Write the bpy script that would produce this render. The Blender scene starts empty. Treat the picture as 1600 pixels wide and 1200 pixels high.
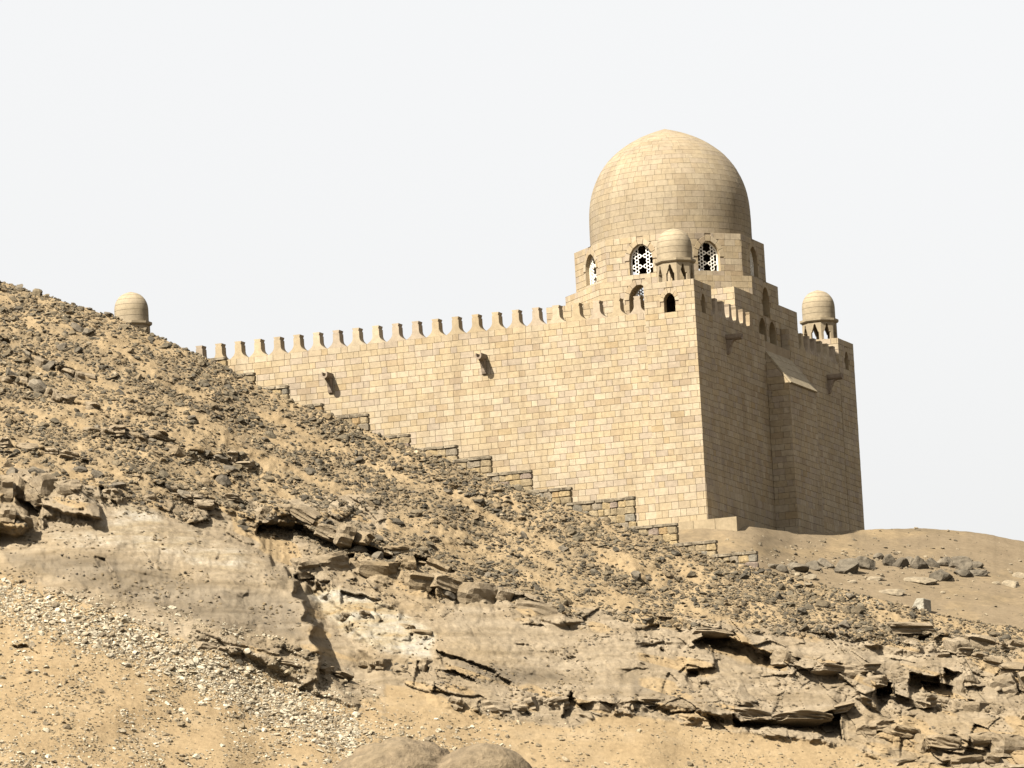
import bpy, bmesh, math, random
import numpy as np
from mathutils import Matrix, Vector

# ------------------------------------------------------------------ camera, sky, sun, exposure
scene = bpy.context.scene
COL = scene.collection
W0, H0 = 1600.0, 1200.0
F_PX = 10012.0                      # focal length in photo pixels
YAW, PITCH, ROLL = 0.35407, 0.14786, 0.05445
CAM = np.array([0.0, 0.0, 0.0])
FWD = np.array([0, math.cos(PITCH), math.sin(PITCH)])
_r0 = np.array([1.0, 0, 0]); _u0 = np.array([0, -math.sin(PITCH), math.cos(PITCH)])
RGT = math.cos(ROLL) * _r0 - math.sin(ROLL) * _u0
UPV = math.sin(ROLL) * _r0 + math.cos(ROLL) * _u0

cd = bpy.data.cameras.new("camera"); cam = bpy.data.objects.new("camera", cd); COL.objects.link(cam)
cd.sensor_fit = 'HORIZONTAL'; cd.sensor_width = 36.0; cd.lens = 36.0 * F_PX / W0
cd.clip_start = 1.0; cd.clip_end = 30000.0
m = Matrix.Identity(4)
for i in range(3):
    m[i][0] = RGT[i]; m[i][1] = UPV[i]; m[i][2] = -FWD[i]; m[i][3] = CAM[i]
cam.matrix_world = m
scene.camera = cam
scene.render.resolution_x = 1024; scene.render.resolution_y = 768

SUN_AZ = math.radians(-42.0)        # measured from the camera side, negative = to the left
SUN_EL = math.radians(47.0)
SUN_DIR = np.array([math.sin(SUN_AZ) * math.cos(SUN_EL), -math.cos(SUN_AZ) * math.cos(SUN_EL), math.sin(SUN_EL)])
sd = bpy.data.lights.new("sun", 'SUN'); sd.energy = 5.0; sd.angle = math.radians(0.53); sd.color = (1.0, 0.945, 0.84)
sun = bpy.data.objects.new("sun", sd); COL.objects.link(sun)
sun.rotation_euler = Vector((-SUN_DIR[0], -SUN_DIR[1], -SUN_DIR[2])).to_track_quat('-Z', 'Y').to_euler()
sun.location = (-60, 100, 150)

world = bpy.data.worlds.new("World"); scene.world = world; world.use_nodes = True
wn = world.node_tree.nodes; wl = world.node_tree.links
bg = wn["Background"]
sky = wn.new("ShaderNodeTexSky"); sky.sky_type = 'NISHITA'; sky.sun_disc = False
sky.sun_elevation = SUN_EL
sky.sun_rotation = math.atan2(SUN_DIR[0], SUN_DIR[1])
sky.air_density = 1.0; sky.dust_density = 6.0; sky.ozone_density = 1.0; sky.altitude = 100
hs = wn.new("ShaderNodeHueSaturation"); hs.inputs['Saturation'].default_value = 0.22
mxw = wn.new("ShaderNodeMix"); mxw.data_type = 'RGBA'; mxw.inputs[0].default_value = 0.45
mxw.inputs[7].default_value = (7.25, 7.17, 7.05, 1)     # bright even haze veil over the whole sky
wl.new(sky.outputs[0], hs.inputs['Color']); wl.new(hs.outputs[0], mxw.inputs[6])
wl.new(mxw.outputs[2], bg.inputs['Color'])
bg.inputs['Strength'].default_value = 0.05
vs = scene.view_settings
vs.view_transform = 'Standard'; vs.look = 'None'; vs.exposure = 1.9; vs.gamma = 1.0; vs.use_curve_mapping = False

# ------------------------------------------------------------------ helpers
rng = np.random.default_rng(7)
random.seed(7)

def ray(u, v):
    """direction through photo pixel, scaled so that its y (away) component is 1"""
    u = np.asarray(u, float); v = np.asarray(v, float)
    d = (FWD[None] + ((u.reshape(-1, 1) - 800) / F_PX) * RGT[None] + ((600 - v.reshape(-1, 1)) / F_PX) * UPV[None])
    d = d / d[:, 1:2]
    return d
def at(u, v, depth):
    return CAM + ray(u, v) * np.asarray(depth, float).reshape(-1, 1)
def topix(P):
    P = np.atleast_2d(P) - CAM
    zc = P @ FWD
    return np.stack([800 + F_PX * (P @ RGT) / zc, 600 - F_PX * (P @ UPV) / zc], 1)

_D = 323.715
REF = _D * FWD + ((1083.965 - 800) / F_PX * _D) * RGT + ((600 - 452.27) / F_PX * _D) * UPV   # wall corner at merlon-top level
ZB = -13.0                                                     # building base below merlon tops
AX = np.array([-math.cos(YAW), math.sin(YAW), 0]); AY = np.array([math.sin(YAW), math.cos(YAW), 0])
def bw(P):
    """building coords (X along sunlit wall leftwards, Y along shaded wall, Z from merlon tops) -> world"""
    P = np.atleast_2d(np.asarray(P, float))
    return REF + P[:, :1] * AX + P[:, 1:2] * AY + np.stack([0 * P[:, 2], 0 * P[:, 2], P[:, 2]], 1)

def lattice(seed):
    return np.random.default_rng(seed).random((256, 256))
_lat = [lattice(100 + i) for i in range(12)]
def vnoise(x, y, k=0):
    L = _lat[k % 12]
    xi = np.floor(x).astype(int); yi = np.floor(y).astype(int)
    fx = x - xi; fy = y - yi
    fx = fx * fx * (3 - 2 * fx); fy = fy * fy * (3 - 2 * fy)
    a = L[xi % 256, yi % 256]; b = L[(xi + 1) % 256, yi % 256]; c = L[xi % 256, (yi + 1) % 256]; d = L[(xi + 1) % 256, (yi + 1) % 256]
    return (a * (1 - fx) + b * fx) * (1 - fy) + (c * (1 - fx) + d * fx) * fy
def fbm(x, y, o=4, k=0, g=0.5):
    s = 0; a = 1; t = 0
    for i in range(o):
        s = s + a * (vnoise(x * 2 ** i + 17.3 * i, y * 2 ** i + 9.1 * i, k + i) - 0.5); t += a; a *= g
    return s / t * 2
def worley(x, y, k=0):
    """distance to nearest and second nearest jittered cell points, and a cell random value"""
    L1 = _lat[k % 12]; L2 = _lat[(k + 1) % 12]; L3 = _lat[(k + 2) % 12]
    xi = np.floor(x).astype(int); yi = np.floor(y).astype(int)
    d1 = np.full(x.shape, 9.0); d2 = np.full(x.shape, 9.0); rv = np.zeros(x.shape)
    for i in (-1, 0, 1):
        for j in (-1, 0, 1):
            cx = xi + i; cy = yi + j
            px = cx + L1[cx % 256, cy % 256]; py = cy + L2[cx % 256, cy % 256]
            d = np.hypot(px - x, py - y)
            n = d < d1
            d2 = np.where(n, d1, np.minimum(d2, d)); rv = np.where(n, L3[cx % 256, cy % 256], rv); d1 = np.where(n, d, d1)
    return d1, d2, rv
def sstep(a, b, x):
    t = np.clip((x - a) / (b - a), 0, 1); return t * t * (3 - 2 * t)

# ---------- materials
def new_mat(name, rough=0.9):
    mt = bpy.data.materials.new(name); mt.use_nodes = True
    nt = mt.node_tree; b = nt.nodes["Principled BSDF"]
    b.inputs['Roughness'].default_value = rough
    b.inputs['Specular IOR Level'].default_value = 0.15
    return mt, nt, b
def N(nt, typ, **kw):
    n = nt.nodes.new(typ)
    for k, v in kw.items(): setattr(n, k, v)
    return n
def mixc(nt, fac, a, b, mode='MIX'):
    n = N(nt, "ShaderNodeMix", data_type='RGBA', blend_type=mode)
    for s, val in ((0, fac), (6, a), (7, b)):
        if hasattr(val, 'links') or hasattr(val, 'is_linked'): nt.links.new(val, n.inputs[s])
        else: n.inputs[s].default_value = val if s == 0 else (*val, 1)
    return n.outputs[2]
def noise_tex(nt, scale, detail=4, rough=0.6, vec=None, dist=0.0):
    n = N(nt, "ShaderNodeTexNoise"); n.inputs['Scale'].default_value = scale; n.inputs['Detail'].default_value = detail
    n.inputs['Roughness'].default_value = rough; n.inputs['Distortion'].default_value = dist
    if vec is not None: nt.links.new(vec, n.inputs['Vector'])
    return n
def ramp(nt, sock, stops):
    r = N(nt, "ShaderNodeValToRGB"); cr = r.color_ramp
    while len(cr.elements) < len(stops): cr.elements.new(0.5)
    for e, (p, c) in zip(cr.elements, stops):
        e.position = p; e.color = (*c, 1) if len(c) == 3 else c
    nt.links.new(sock, r.inputs[0]); return r.outputs[0]
def bump(nt, bsdf, hsock, strength, dist):
    b = N(nt, "ShaderNodeBump"); b.inputs['Strength'].default_value = strength; b.inputs['Distance'].default_value = dist
    nt.links.new(hsock, b.inputs['Height']); nt.links.new(b.outputs[0], bsdf.inputs['Normal'])

def tint_material(name, rough=0.9, grain=0.18, gscale=6.0, bmp=0.4, bdist=0.01, gain=1.0):
    """colour = vertex tint x object tint, with stone grain"""
    mt, nt, b = new_mat(name, rough)
    at_ = N(nt, "ShaderNodeAttribute", attribute_name="Col"); oi = N(nt, "ShaderNodeObjectInfo")
    col = mixc(nt, 1.0, at_.outputs['Color'], oi.outputs['Color'], 'MULTIPLY')
    geo = N(nt, "ShaderNodeNewGeometry")
    n1 = noise_tex(nt, gscale, 5, 0.65, geo.outputs['Position'])
    g = ramp(nt, n1.outputs['Fac'], [(0.25, (1 - grain * 1.6,) * 3), (0.75, (1 + grain,) * 3)])
    col = mixc(nt, 1.0, col, g, 'MULTIPLY')
    n2 = noise_tex(nt, 0.35, 3, 0.6, geo.outputs['Position'])
    g2 = ramp(nt, n2.outputs['Fac'], [(0.3, (0.88, 0.87, 0.87)), (0.7, (1.07, 1.07, 1.06))])
    col = mixc(nt, 1.0, col, g2, 'MULTIPLY')
    mp = N(nt, "ShaderNodeMapping"); mp.inputs['Scale'].default_value = (1.3, 1.3, 0.10); nt.links.new(geo.outputs['Position'], mp.inputs['Vector'])
    n3 = noise_tex(nt, 1.0, 4, 0.6, mp.outputs[0])
    g3 = ramp(nt, n3.outputs['Fac'], [(0.32, (0.89, 0.88, 0.87)), (0.55, (1.02, 1.02, 1.02))])      # faint run-off streaks
    col = mixc(nt, 1.0, col, g3, 'MULTIPLY')
    col = mixc(nt, 1.0, col, gain if isinstance(gain, tuple) else (gain, gain, gain), 'MULTIPLY')
    nt.links.new(col, b.inputs['Base Color'])
    bump(nt, b, n1.outputs['Fac'], bmp, bdist)
    return mt

M_STONE = tint_material("sandstone_block", 0.9, 0.13, 5.0, 0.5, 0.02, gain=(0.428, 0.433, 0.448))
M_JOINT = tint_material("joint_mortar", 0.95, 0.10, 8.0, 0.3, 0.01, gain=(0.428, 0.433, 0.448))
M_RUBBLE = tint_material("rubble_stone", 0.92, 0.30, 7.0, 0.8, 0.05, gain=0.52)
M_ROCK = tint_material("loose_rock", 0.95, 0.35, 4.0, 0.9, 0.06, gain=0.52)
M_GRILLE = tint_material("pale_grille_stone", 0.85, 0.05, 8.0, 0.2, 0.01, gain=0.80)
M_SMOOTH = tint_material("weathered_boulder", 0.95, 0.30, 2.6, 1.0, 0.16, gain=0.52)

# ---------- mesh accumulation
class Acc:
    def __init__(s): s.v = []; s.f = []; s.c = []; s.n = 0
    def add(s, verts, faces, col=(1, 1, 1)):
        o = s.n
        s.v.extend([tuple(map(float, p)) for p in verts]); s.n += len(verts)
        s.c.extend([col] * len(verts))
        s.f.extend([tuple(i + o for i in f) for f in faces])
    def mesh(s, name, mat, smooth=False):
        me = bpy.data.meshes.new(name); me.from_pydata(s.v, [], s.f); me.update()
        ca = me.color_attributes.new("Col", 'FLOAT_COLOR', 'POINT')
        arr = np.ones((len(s.v), 4), np.float32)
        if len(s.v): arr[:, :3] = np.array(s.c, np.float32)
        ca.data.foreach_set("color", arr.ravel())
        me.materials.append(mat)
        if smooth: me.polygons.foreach_set("use_smooth", [True] * len(me.polygons))
        return me
def obj(name, me, parent=None, color=(1, 1, 1), **props):
    o = bpy.data.objects.new(name, me); COL.objects.link(o)
    o.color = (*color, 1)
    if parent is not None: o.parent = parent
    for k, v in props.items(): o[k] = v
    return o
def empty(name, loc, rz=0.0, parent=None, **props):
    o = bpy.data.objects.new(name, None); COL.objects.link(o); o.location = loc; o.rotation_euler = (0, 0, rz)
    if parent is not None: o.parent = parent
    for k, v in props.items(): o[k] = v
    return o

# ================================================================== MAUSOLEUM
# local frame of the root: x' = -X (right along sunlit wall), y' = Y, z' = Z - ZB
root = empty("mausoleum", tuple(bw([0, 0, ZB])[0]), -YAW,
             label="tan sandstone mausoleum with battlements and a large dome on the hilltop", category="mausoleum")
def L(P):
    P = np.atleast_2d(np.asarray(P, float)); return np.stack([-P[:, 0], P[:, 1], P[:, 2] - ZB], 1)

PAL = [((0.50, 0.385, 0.225), 5), ((0.475, 0.37, 0.235), 4), ((0.55, 0.45, 0.305), 4.5), ((0.50, 0.375, 0.205), 1.8),
       ((0.47, 0.375, 0.275), 2.4), ((0.42, 0.30, 0.165), 1.1), ((0.43, 0.30, 0.14), 0.3), ((0.365, 0.265, 0.165), 0.5), ((0.40, 0.32, 0.24), 1.0)]
_pc = np.array([p[0] for p in PAL]); _pw = np.array([p[1] for p in PAL]); _pw = _pw / _pw.sum()
def stone_col():
    c = _pc[rng.choice(len(_pc), p=_pw)]
    return tuple((c * 0.56 + 0.44 * np.array([0.505, 0.402, 0.262])) * rng.uniform(0.96, 1.04))
JOINT = (0.43, 0.33, 0.21)

class Face:
    """planar wall face: origin o (building coords), along direction a, outward normal n"""
    def __init__(s, o, a, n): s.o = np.array(o, float); s.a = np.array(a, float); s.n = np.array(n, float)
    def p(s, t, z, d=0.0):
        q = s.o + s.a * t + s.n * d; return (q[0], q[1], z)

def arch_pts(w, spring, apex, n=8):
    """right half then left half of a pointed arch, (dx, z) from right spring to left spring"""
    h = max(apex - spring, w * 1.0001); r = (w * w + h * h) / (2 * w); cx = w - r
    a1 = math.asin(min(1, h / r)); R_ = [(cx + r * math.cos(a1 * i / n), spring + (apex - spring) * (r * math.sin(a1 * i / n)) / h) for i in range(n + 1)]
    return R_ + [(-x, z) for x, z in reversed(R_[:-1])]
def arch_half(op, z, grow=0.0):
    """half width of the opening at height z"""
    c, sill, spring, apex, w = op
    w = w + grow; apex = apex + grow
    if z < sill or z > apex: return 0.0
    if z <= spring: return w
    h = max(apex - spring, w * 1.0001); r = (w * w + h * h) / (2 * w); zz = z - spring
    return max(0.0, (w - r) + math.sqrt(max(0, r * r - zz * zz)))

ALLBLK = []       # (face verts in building coords x12, colour)
BQ = [(0, 1, 5, 4), (1, 2, 6, 5), (2, 3, 7, 6), (3, 0, 4, 7), (4, 5, 9, 8), (5, 6, 10, 9), (6, 7, 11, 10), (7, 4, 8, 11), (8, 9, 10, 11)]
CH = 0.009; JW = 0.006
def block(face, a0, a1, z0, z1, proud, col, store):
    a0 += JW; a1 -= JW; z0 += JW; z1 -= JW
    if a1 - a0 < 0.05 or z1 - z0 < 0.05: return
    q = [(a0, z0), (a1, z0), (a1, z1), (a0, z1)]; c = CH
    qi = [(a0 + c, z0 + c), (a1 - c, z0 + c), (a1 - c, z1 - c), (a0 + c, z1 - c)]
    V = [face.p(t, z, -0.06) for t, z in q] + [face.p(t, z, proud - c * 0.8) for t, z in q] + [face.p(t, z, proud) for t, z in qi]
    store.append((V, col))
def lay(face, a0, a1, z0, z1, course, ops=(), proud=0.0, store=None, off=0, ring=0.30):
    store = ALLBLK if store is None else store
    n = max(1, int(round((z1 - z0) / course))); h = (z1 - z0) / n
    for r in range(n):
        zl, zh = z0 + r * h, z0 + (r + 1) * h; zm = (zl + zh) / 2
        cuts = []
        for op in ops:
            hw = max(arch_half(op, min(max(zm, op[1] + 1e-3), op[3])) if op[1] < zm < op[3] else 0, 0)
            if op[2] - 0.1 < zm < op[3] + ring: hw = max(hw, arch_half((op[0], op[1], op[2], op[3], op[4]), zm, ring) - 0.07)
            if hw > 0.02: cuts.append((op[0] - hw, op[0] + hw))
        # flemish bond
        t = a0 - rng.uniform(0.0, 0.12) - (0.50 if (r + off) % 2 else 0.0); k = 0
        edges = []
        while t < a1:
            w = 0.68 if k % 2 == 0 else 0.34
            w *= rng.uniform(0.88, 1.12)
            edges.append((max(t, a0), min(t + w, a1))); t += w; k += 1
        # merge slivers
        out = []
        for e in edges:
            if e[1] - e[0] <= 0: continue
            if e[1] - e[0] < 0.14 and out: out[-1] = (out[-1][0], e[1])
            else: out.append(e)
        for (s, e) in out:
            seg = [(s, e)]
            for (c0, c1) in cuts:
                ns = []
                for (x0, x1) in seg:
                    if c1 <= x0 or c0 >= x1: ns.append((x0, x1)); continue
                    if c0 > x0: ns.append((x0, c0))
                    if c1 < x1: ns.append((c1, x1))
                seg = ns
            for (x0, x1) in seg:
                block(face, x0, x1, zl, zh, proud + rng.uniform(-0.004, 0.004), stone_col(), store)

def panel(acc, face, a0, a1, z0, z1, ops=(), d=-0.035, col=JOINT):
    """backing wall with arched holes"""
    ops = sorted(ops); t = a0
    def quad(p): acc.add(L([face.p(x, z, d) for x, z in p]), [tuple(range(len(p)))], col)
    for c, sill, spring, apex, w in ops:
        quad([(t, z0), (c - w, z0), (c - w, z1), (t, z1)])
        if sill > z0: quad([(c - w, z0), (c + w, z0), (c + w, sill), (c - w, sill)])
        pts = arch_pts(w, spring, apex)
        for (x0, y0), (x1, y1) in zip(pts[:-1], pts[1:]):
            quad([(c + x1, y1), (c + x0, y0), (c + x0, z1), (c + x1, z1)])
        t = c + w
    quad([(t, z0), (a1, z0), (a1, z1), (t, z1)])
def reveal(acc, face, op, depth=0.45, d=0.0, col=(0.46, 0.35, 0.205)):
    c, sill, spring, apex, w = op
    loop = [(c - w, sill), (c + w, sill)] + [(c + x, z) for x, z in arch_pts(w, spring, apex)]
    V = [face.p(x, z, d) for x, z in loop] + [face.p(x, z, d - depth) for x, z in loop]
    n = len(loop); acc.add(L(V), [(i, (i + 1) % n, n + (i + 1) % n, n + i) for i in range(n)], col)
def voussoirs(face, op, ring=0.30, proud=0.008, store=None, n=7):
    store = ALLBLK if store is None else store
    c, sill, spring, apex, w = op
    def curve(g):
        pts = arch_pts(w + g, spring, apex + g, 24); return pts
    ci, co = curve(0.004), curve(ring); m_ = len(ci) - 1
    for k in range(n):
        i0, i1 = int(round(m_ * k / n)), int(round(m_ * (k + 1) / n)); im = (i0 + i1) // 2
        q = [ci[i0], co[i0], co[i1], ci[i1]]
        ctr = (sum(x for x, _ in q) / 4, sum(z for _, z in q) / 4)
        def sh(p, g): return (p[0] + (ctr[0] - p[0]) * g, p[1] + (ctr[1] - p[1]) * g)
        qo = [sh(p, 0.05) for p in q]; qi = [sh(p, 0.11) for p in q]
        V = [face.p(c + x, z, -0.06) for x, z in qo] + [face.p(c + x, z, proud - 0.012) for x, z in qo] + [face.p(c + x, z, proud) for x, z in qi]
        store.append((V, stone_col()))

def box(acc, x0, x1, y0, y1, z0, z1, col, f=L):
    V = f([(x0, y0, z0), (x1, y0, z0), (x1, y1, z0), (x0, y1, z0), (x0, y0, z1), (x1, y0, z1), (x1, y1, z1), (x0, y1, z1)])
    acc.add(V, [(0, 1, 2, 3), (4, 5, 6, 7), (0, 1, 5, 4), (1, 2, 6, 5), (2, 3, 7, 6), (3, 0, 4, 7)], col)

def grille(face, op, d, name, parent):
    """pierced stone lattice: rings round six-pointed openings, inside an arched frame"""
    c, sill, spring, apex, w = op
    acc = Acc(); th = 0.06; u = w / 0.64
    def inside(x, z, mrg=0.0):
        return sill + mrg <= z <= apex - mrg and abs(x) <= arch_half((0, sill, spring, apex, w), z) - mrg
    def ringm(cx, cz, r0, r1, ns=12):
        V = []; Fs = []
        for i in range(ns):
            a = 2 * math.pi * i / ns
            for r, dd in ((r0, d), (r1, d), (r1, d - th), (r0, d - th)):
                V.append(face.p(c + cx + r * math.cos(a), cz + r * math.sin(a), dd))
        for i in range(ns):
            j = (i + 1) % ns
            for k in range(4): Fs.append((4 * i + k, 4 * i + (k + 1) % 4, 4 * j + (k + 1) % 4, 4 * j + k))
        acc.add(L(V), Fs, (0.72, 0.68, 0.60))
    def bar(x0, z0, x1, z1, hw=0.019):
        l = math.hypot(x1 - x0, z1 - z0)
        if l < 1e-4: return
        nx, nz = -(z1 - z0) / l * hw, (x1 - x0) / l * hw
        q = [(x0 + nx, z0 + nz), (x1 + nx, z1 + nz), (x1 - nx, z1 - nz), (x0 - nx, z0 - nz)]
        V = [face.p(c + x, z, d + 0.004) for x, z in q] + [face.p(c + x, z, d - th) for x, z in q]
        acc.add(L(V), [(0, 1, 2, 3), (4, 5, 6, 7), (0, 1, 5, 4), (1, 2, 6, 5), (2, 3, 7, 6), (3, 0, 4, 7)], (0.72, 0.68, 0.60))
    # frame
    loop = [(-w + 0.03, sill + 0.03), (w - 0.03, sill + 0.03)] + [(x * 0.95, z - 0.02) for x, z in arch_pts(w, spring, apex)]
    for p0, p1 in zip(loop, loop[1:] + loop[:1]): bar(*p0, *p1, hw=0.035)
    P = 0.55 * u; ax = 0.31 * u; bx = 0.155 * u
    z = sill + 0.30 * u; k = 0; rings = []
    while z < apex + P:
        for i in (-1, 0, 1):
            rings += [(i * 2 * ax + ax, z), (i * 2 * ax - bx + ax * 0, z + P / 2), (i * 2 * ax + bx, z + P / 2)]
        z += P
    for s in (-1, 1): rings.append((s * bx, sill + 0.30 * u - P / 2))
    rings = sorted(set((round(x, 3), round(q, 3)) for x, q in rings))
    for (x, q) in rings:
        if inside(x, q, 0.05): ringm(x, q, 0.068 * u, 0.112 * u)
    for i, (x0, q0) in enumerate(rings):
        for (x1, q1) in rings[i + 1:]:
            dd = math.hypot(x1 - x0, q1 - q0)
            if dd < 0.36 * u and (inside(x0, q0, 0.02) and inside(x1, q1, 0.02)):
                ex, ez = (x1 - x0) / dd * 0.1 * u, (q1 - q0) / dd * 0.1 * u
                bar(x0 + ex, q0 + ez, x1 - ex, q1 - ez)
    o = obj(name, acc.mesh("grille", M_GRILLE), parent)
    return o

WLEN, WIDE = 33.0, 26.45
VAL = -0.92
F_S = Face((0, 0, 0), (1, 0, 0), (0, -1, 0))       # sunlit wall (plane Y=0)
F_E = Face((0, 0, 0), (0, 1, 0), (-1, 0, 0))       # shaded wall (plane X=0)
F_N = Face((0, WIDE, 0), (1, 0, 0), (0, 1, 0)); F_W = Face((WLEN, 0, 0), (0, 1, 0), (1, 0, 0))
TW = 2.65

# ---- perimeter wall core
wall_acc = Acc()
PLZ = -9.9
bay0, bay1 = 11.1, 15.4
panel(wall_acc, F_S, TW, WLEN - TW, ZB, VAL)
panel(wall_acc, F_E, TW, bay0, ZB, VAL); panel(wall_acc, F_E, bay1, WIDE - TW, ZB, VAL); panel(wall_acc, F_E, bay0, bay1, ZB, -1.2)
panel(wall_acc, F_N, 0, WLEN, ZB, VAL); panel(wall_acc, F_W, 0, WIDE, ZB, VAL)
# thickness: top of the wall and the inner faces
box(wall_acc, TW, WLEN - TW, 0.05, 0.57, -3.2, VAL - 0.006, (0.45, 0.34, 0.2))
box(wall_acc, 0.05, 0.49, TW, bay0, -3.2, VAL - 0.006, (0.45, 0.34, 0.2)); box(wall_acc, 0.05, 0.49, bay1 + 0.04, WIDE - TW, -3.2, VAL - 0.006, (0.45, 0.34, 0.2))
box(wall_acc, WLEN - 0.46, WLEN - 0.05, 0.5, WIDE - 0.5, -3.2, VAL - 0.006, (0.45, 0.34, 0.2)); box(wall_acc, 0.5, WLEN - 0.5, WIDE - 0.46, WIDE - 0.05, -3.2, VAL - 0.006, (0.45, 0.34, 0.2))
# roof decks round the chamber (court beyond stays open below)
box(wall_acc, 0.5, 11.0, 0.5, 8.0, -3.1, -2.9, (0.42, 0.33, 0.2)); box(wall_acc, 0.5, 11.0, 18.5, WIDE - 0.5, -3.1, -2.9, (0.42, 0.33, 0.2))
box(wall_acc, 11.0, 11.3, 0.5, WIDE - 0.5, ZB + 0.02, -2.95, (0.42, 0.33, 0.2))
wall_core = obj("perimeter_wall", wall_acc.mesh("perimeter_wall", M_JOINT), root)

lay(F_S, TW, WLEN - TW, PLZ, VAL, 0.318); lay(F_S, TW, WLEN - TW, ZB, PLZ, 0.385, proud=0.03)
lay(F_E, TW, bay0, PLZ, VAL, 0.318); lay(F_E, TW, bay0, ZB, PLZ, 0.385, proud=0.03)
lay(F_E, bay1, WIDE - TW, PLZ, VAL, 0.318); lay(F_E, bay1, WIDE - TW, ZB, PLZ, 0.385, proud=0.03)

# ---- corner towers
TTOP = 0.56
def tower(x0, y0, win_faces, name="corner_tower"):
    acc = Acc(); x1, y1 = x0 + TW, y0 + TW; pr = 0.028
    fs = {'S': Face((x0, y0 - pr, 0), (1, 0, 0), (0, -1, 0)), 'N': Face((x0, y1 + pr, 0), (1, 0, 0), (0, 1, 0)),
          'E': Face((x0 - pr, y0, 0), (0, 1, 0), (-1, 0, 0)), 'W': Face((x1 + pr, y0, 0), (0, 1, 0), (1, 0, 0))}
    for k, f in fs.items():
        ops = [(TW / 2, -1.08, -0.45, -0.02, 0.30)] if k in win_faces else []
        a0, a1 = (-pr, TW + pr)
        panel(acc, f, a0, a1, ZB, TTOP, ops)
        outer = (k in 'SE' and True) or False
        zlo = ZB if outer else VAL - 1.5
        if outer:
            lay(f, a0, a1, PLZ, TTOP, 0.318, ops, off=1, ring=0.26); lay(f, a0, a1, ZB, PLZ, 0.385, proud=0.03, off=1)
        else:
            lay(f, a0, a1, zlo, TTOP, 0.318, ops, off=1)
        for op in ops:
            reveal(acc, f, op, 0.42); voussoirs(f, op, 0.26, n=7)
    box(acc, x0 - pr + 0.03, x1 + pr - 0.03, y0 - pr + 0.03, y1 + pr - 0.03, TTOP - 0.08, TTOP - 0.003, (0.46, 0.36, 0.21))
    return obj(name, acc.mesh("corner_tower", M_JOINT), root)
tower(0, 0, 'SE'); tower(0, WIDE - TW, 'SE'); tower(WLEN - TW, 0, 'S')

# ---- merlons
prof = [(0.55, 0.0), (0.46, 0.045), (0.375, 0.10), (0.30, 0.165), (0.245, 0.23), (0.205, 0.31), (0.185, 0.40), (0.182, 0.75), (0.142, 0.762), (0.148, 0.79), (0.188, 0.90), (0.188, 0.92)]
def merlon_mesh(axis, tint):
    acc = Acc(); loop = [(x, z) for x, z in prof] + [(-x, z) for x, z in reversed(prof)]
    n = len(loop); T = 0.56
    def pt(a, z, d): return (-a, d, z) if axis == 'S' else (-d, a, z)
    V = [pt(a, z, 0.0) for a, z in loop] + [pt(a, z, T) for a, z in loop]
    Fc = [(i, (i + 1) % n, n + (i + 1) % n, n + i) for i in range(n)]
    h = len(prof)
    for i in range(h - 1):
        Fc.append((i, i + 1, n - 2 - i, n - 1 - i)); Fc.append((n + i, n + i + 1, 2 * n - 2 - i, 2 * n - 1 - i))
    acc.add(V, Fc, (1, 1, 1))
    return acc.mesh("merlon", M_STONE)
MM = {'S': merlon_mesh('S', 0), 'E': merlon_mesh('E', 0)}
def merlon(axis, t):
    P = (t, 0.0, VAL) if axis == 'S' else (0.0, t, VAL)
    o = obj("merlon", MM[axis], root, stone_col()); q = L(P)[0]
    o.location = (q[0] - (0.0 if axis == 'S' else 0.0), q[1], q[2] - 0.004)
for i in range(-1, 24): merlon('S', 4.165 + 1.1 * i)
for i in range(7): merlon('E', 2.36 + 1.1 * i)
for i in range(7): merlon('E', 17.54 + 1.1 * i)
# solid pieces of parapet beside the central bay
for (y0, y1) in ((bay1, 16.9),):
    pacc = Acc(); box(pacc, 0.03, 0.49, y0 + 0.03, y1 - 0.03, VAL - 0.4, -0.02, JOINT); obj('bay_pier', pacc.mesh('bay_pier', M_JOINT), root)
    lay(Face((0, 0, 0), (0, 1, 0), (-1, 0, 0)), y0, y1, VAL, 0.0, 0.30)
lay(Face((0, bay1, 0), (1, 0, 0), (0, -1, 0)), 0.0, 0.48, -1.2, 0.0, 0.30)

# ---- dome chamber, octagon tiers, drum
CX, CY, HS = 5.7, 13.25, 5.2
CTOP, T2TOP, DTOP = 1.3, 2.27, 4.6
chacc = Acc()
half8 = math.tan(math.pi / 8)
sides = [Face((CX - HS, CY - HS, 0), (1, 0, 0), (0, -1, 0)), Face((CX - HS, CY - HS, 0), (0, 1, 0), (-1, 0, 0)),
         Face((CX - HS, CY + HS, 0), (1, 0, 0), (0, 1, 0)), Face((CX + HS, CY - HS, 0), (0, 1, 0), (1, 0, 0))]
grill_jobs = []
e0, e1 = HS - HS * half8, HS + HS * half8
for si, f in enumerate(sides):
    pair = [(HS - 0.82, -1.1, -0.45, 0.24, 0.56), (HS + 0.82, -1.1, -0.45, 0.24, 0.56)]
    single = [(HS, 0.42, 1.2, 1.98, 0.58)]
    if si >= 2: pair, single = [], []
    panel(chacc, f, 0, 2 * HS, -3.0, 0.32, pair); lay(f, 0, 2 * HS, -3.0, 0.32, 0.32, pair)
    for a, b in ((0, e0), (e1, 2 * HS)):
        panel(chacc, f, a, b, 0.32, CTOP); lay(f, a, b, 0.32, CTOP, 0.325)
    panel(chacc, f, e0, e1, 0.32, T2TOP, single); lay(f, e0, e1, 0.32, T2TOP, 0.325, single)
    for op in pair + single:
        reveal(chacc, f, op, 0.85)
        if op in single: voussoirs(f, op, 0.30)
        if si < 2: grill_jobs.append((f, op))
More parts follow.
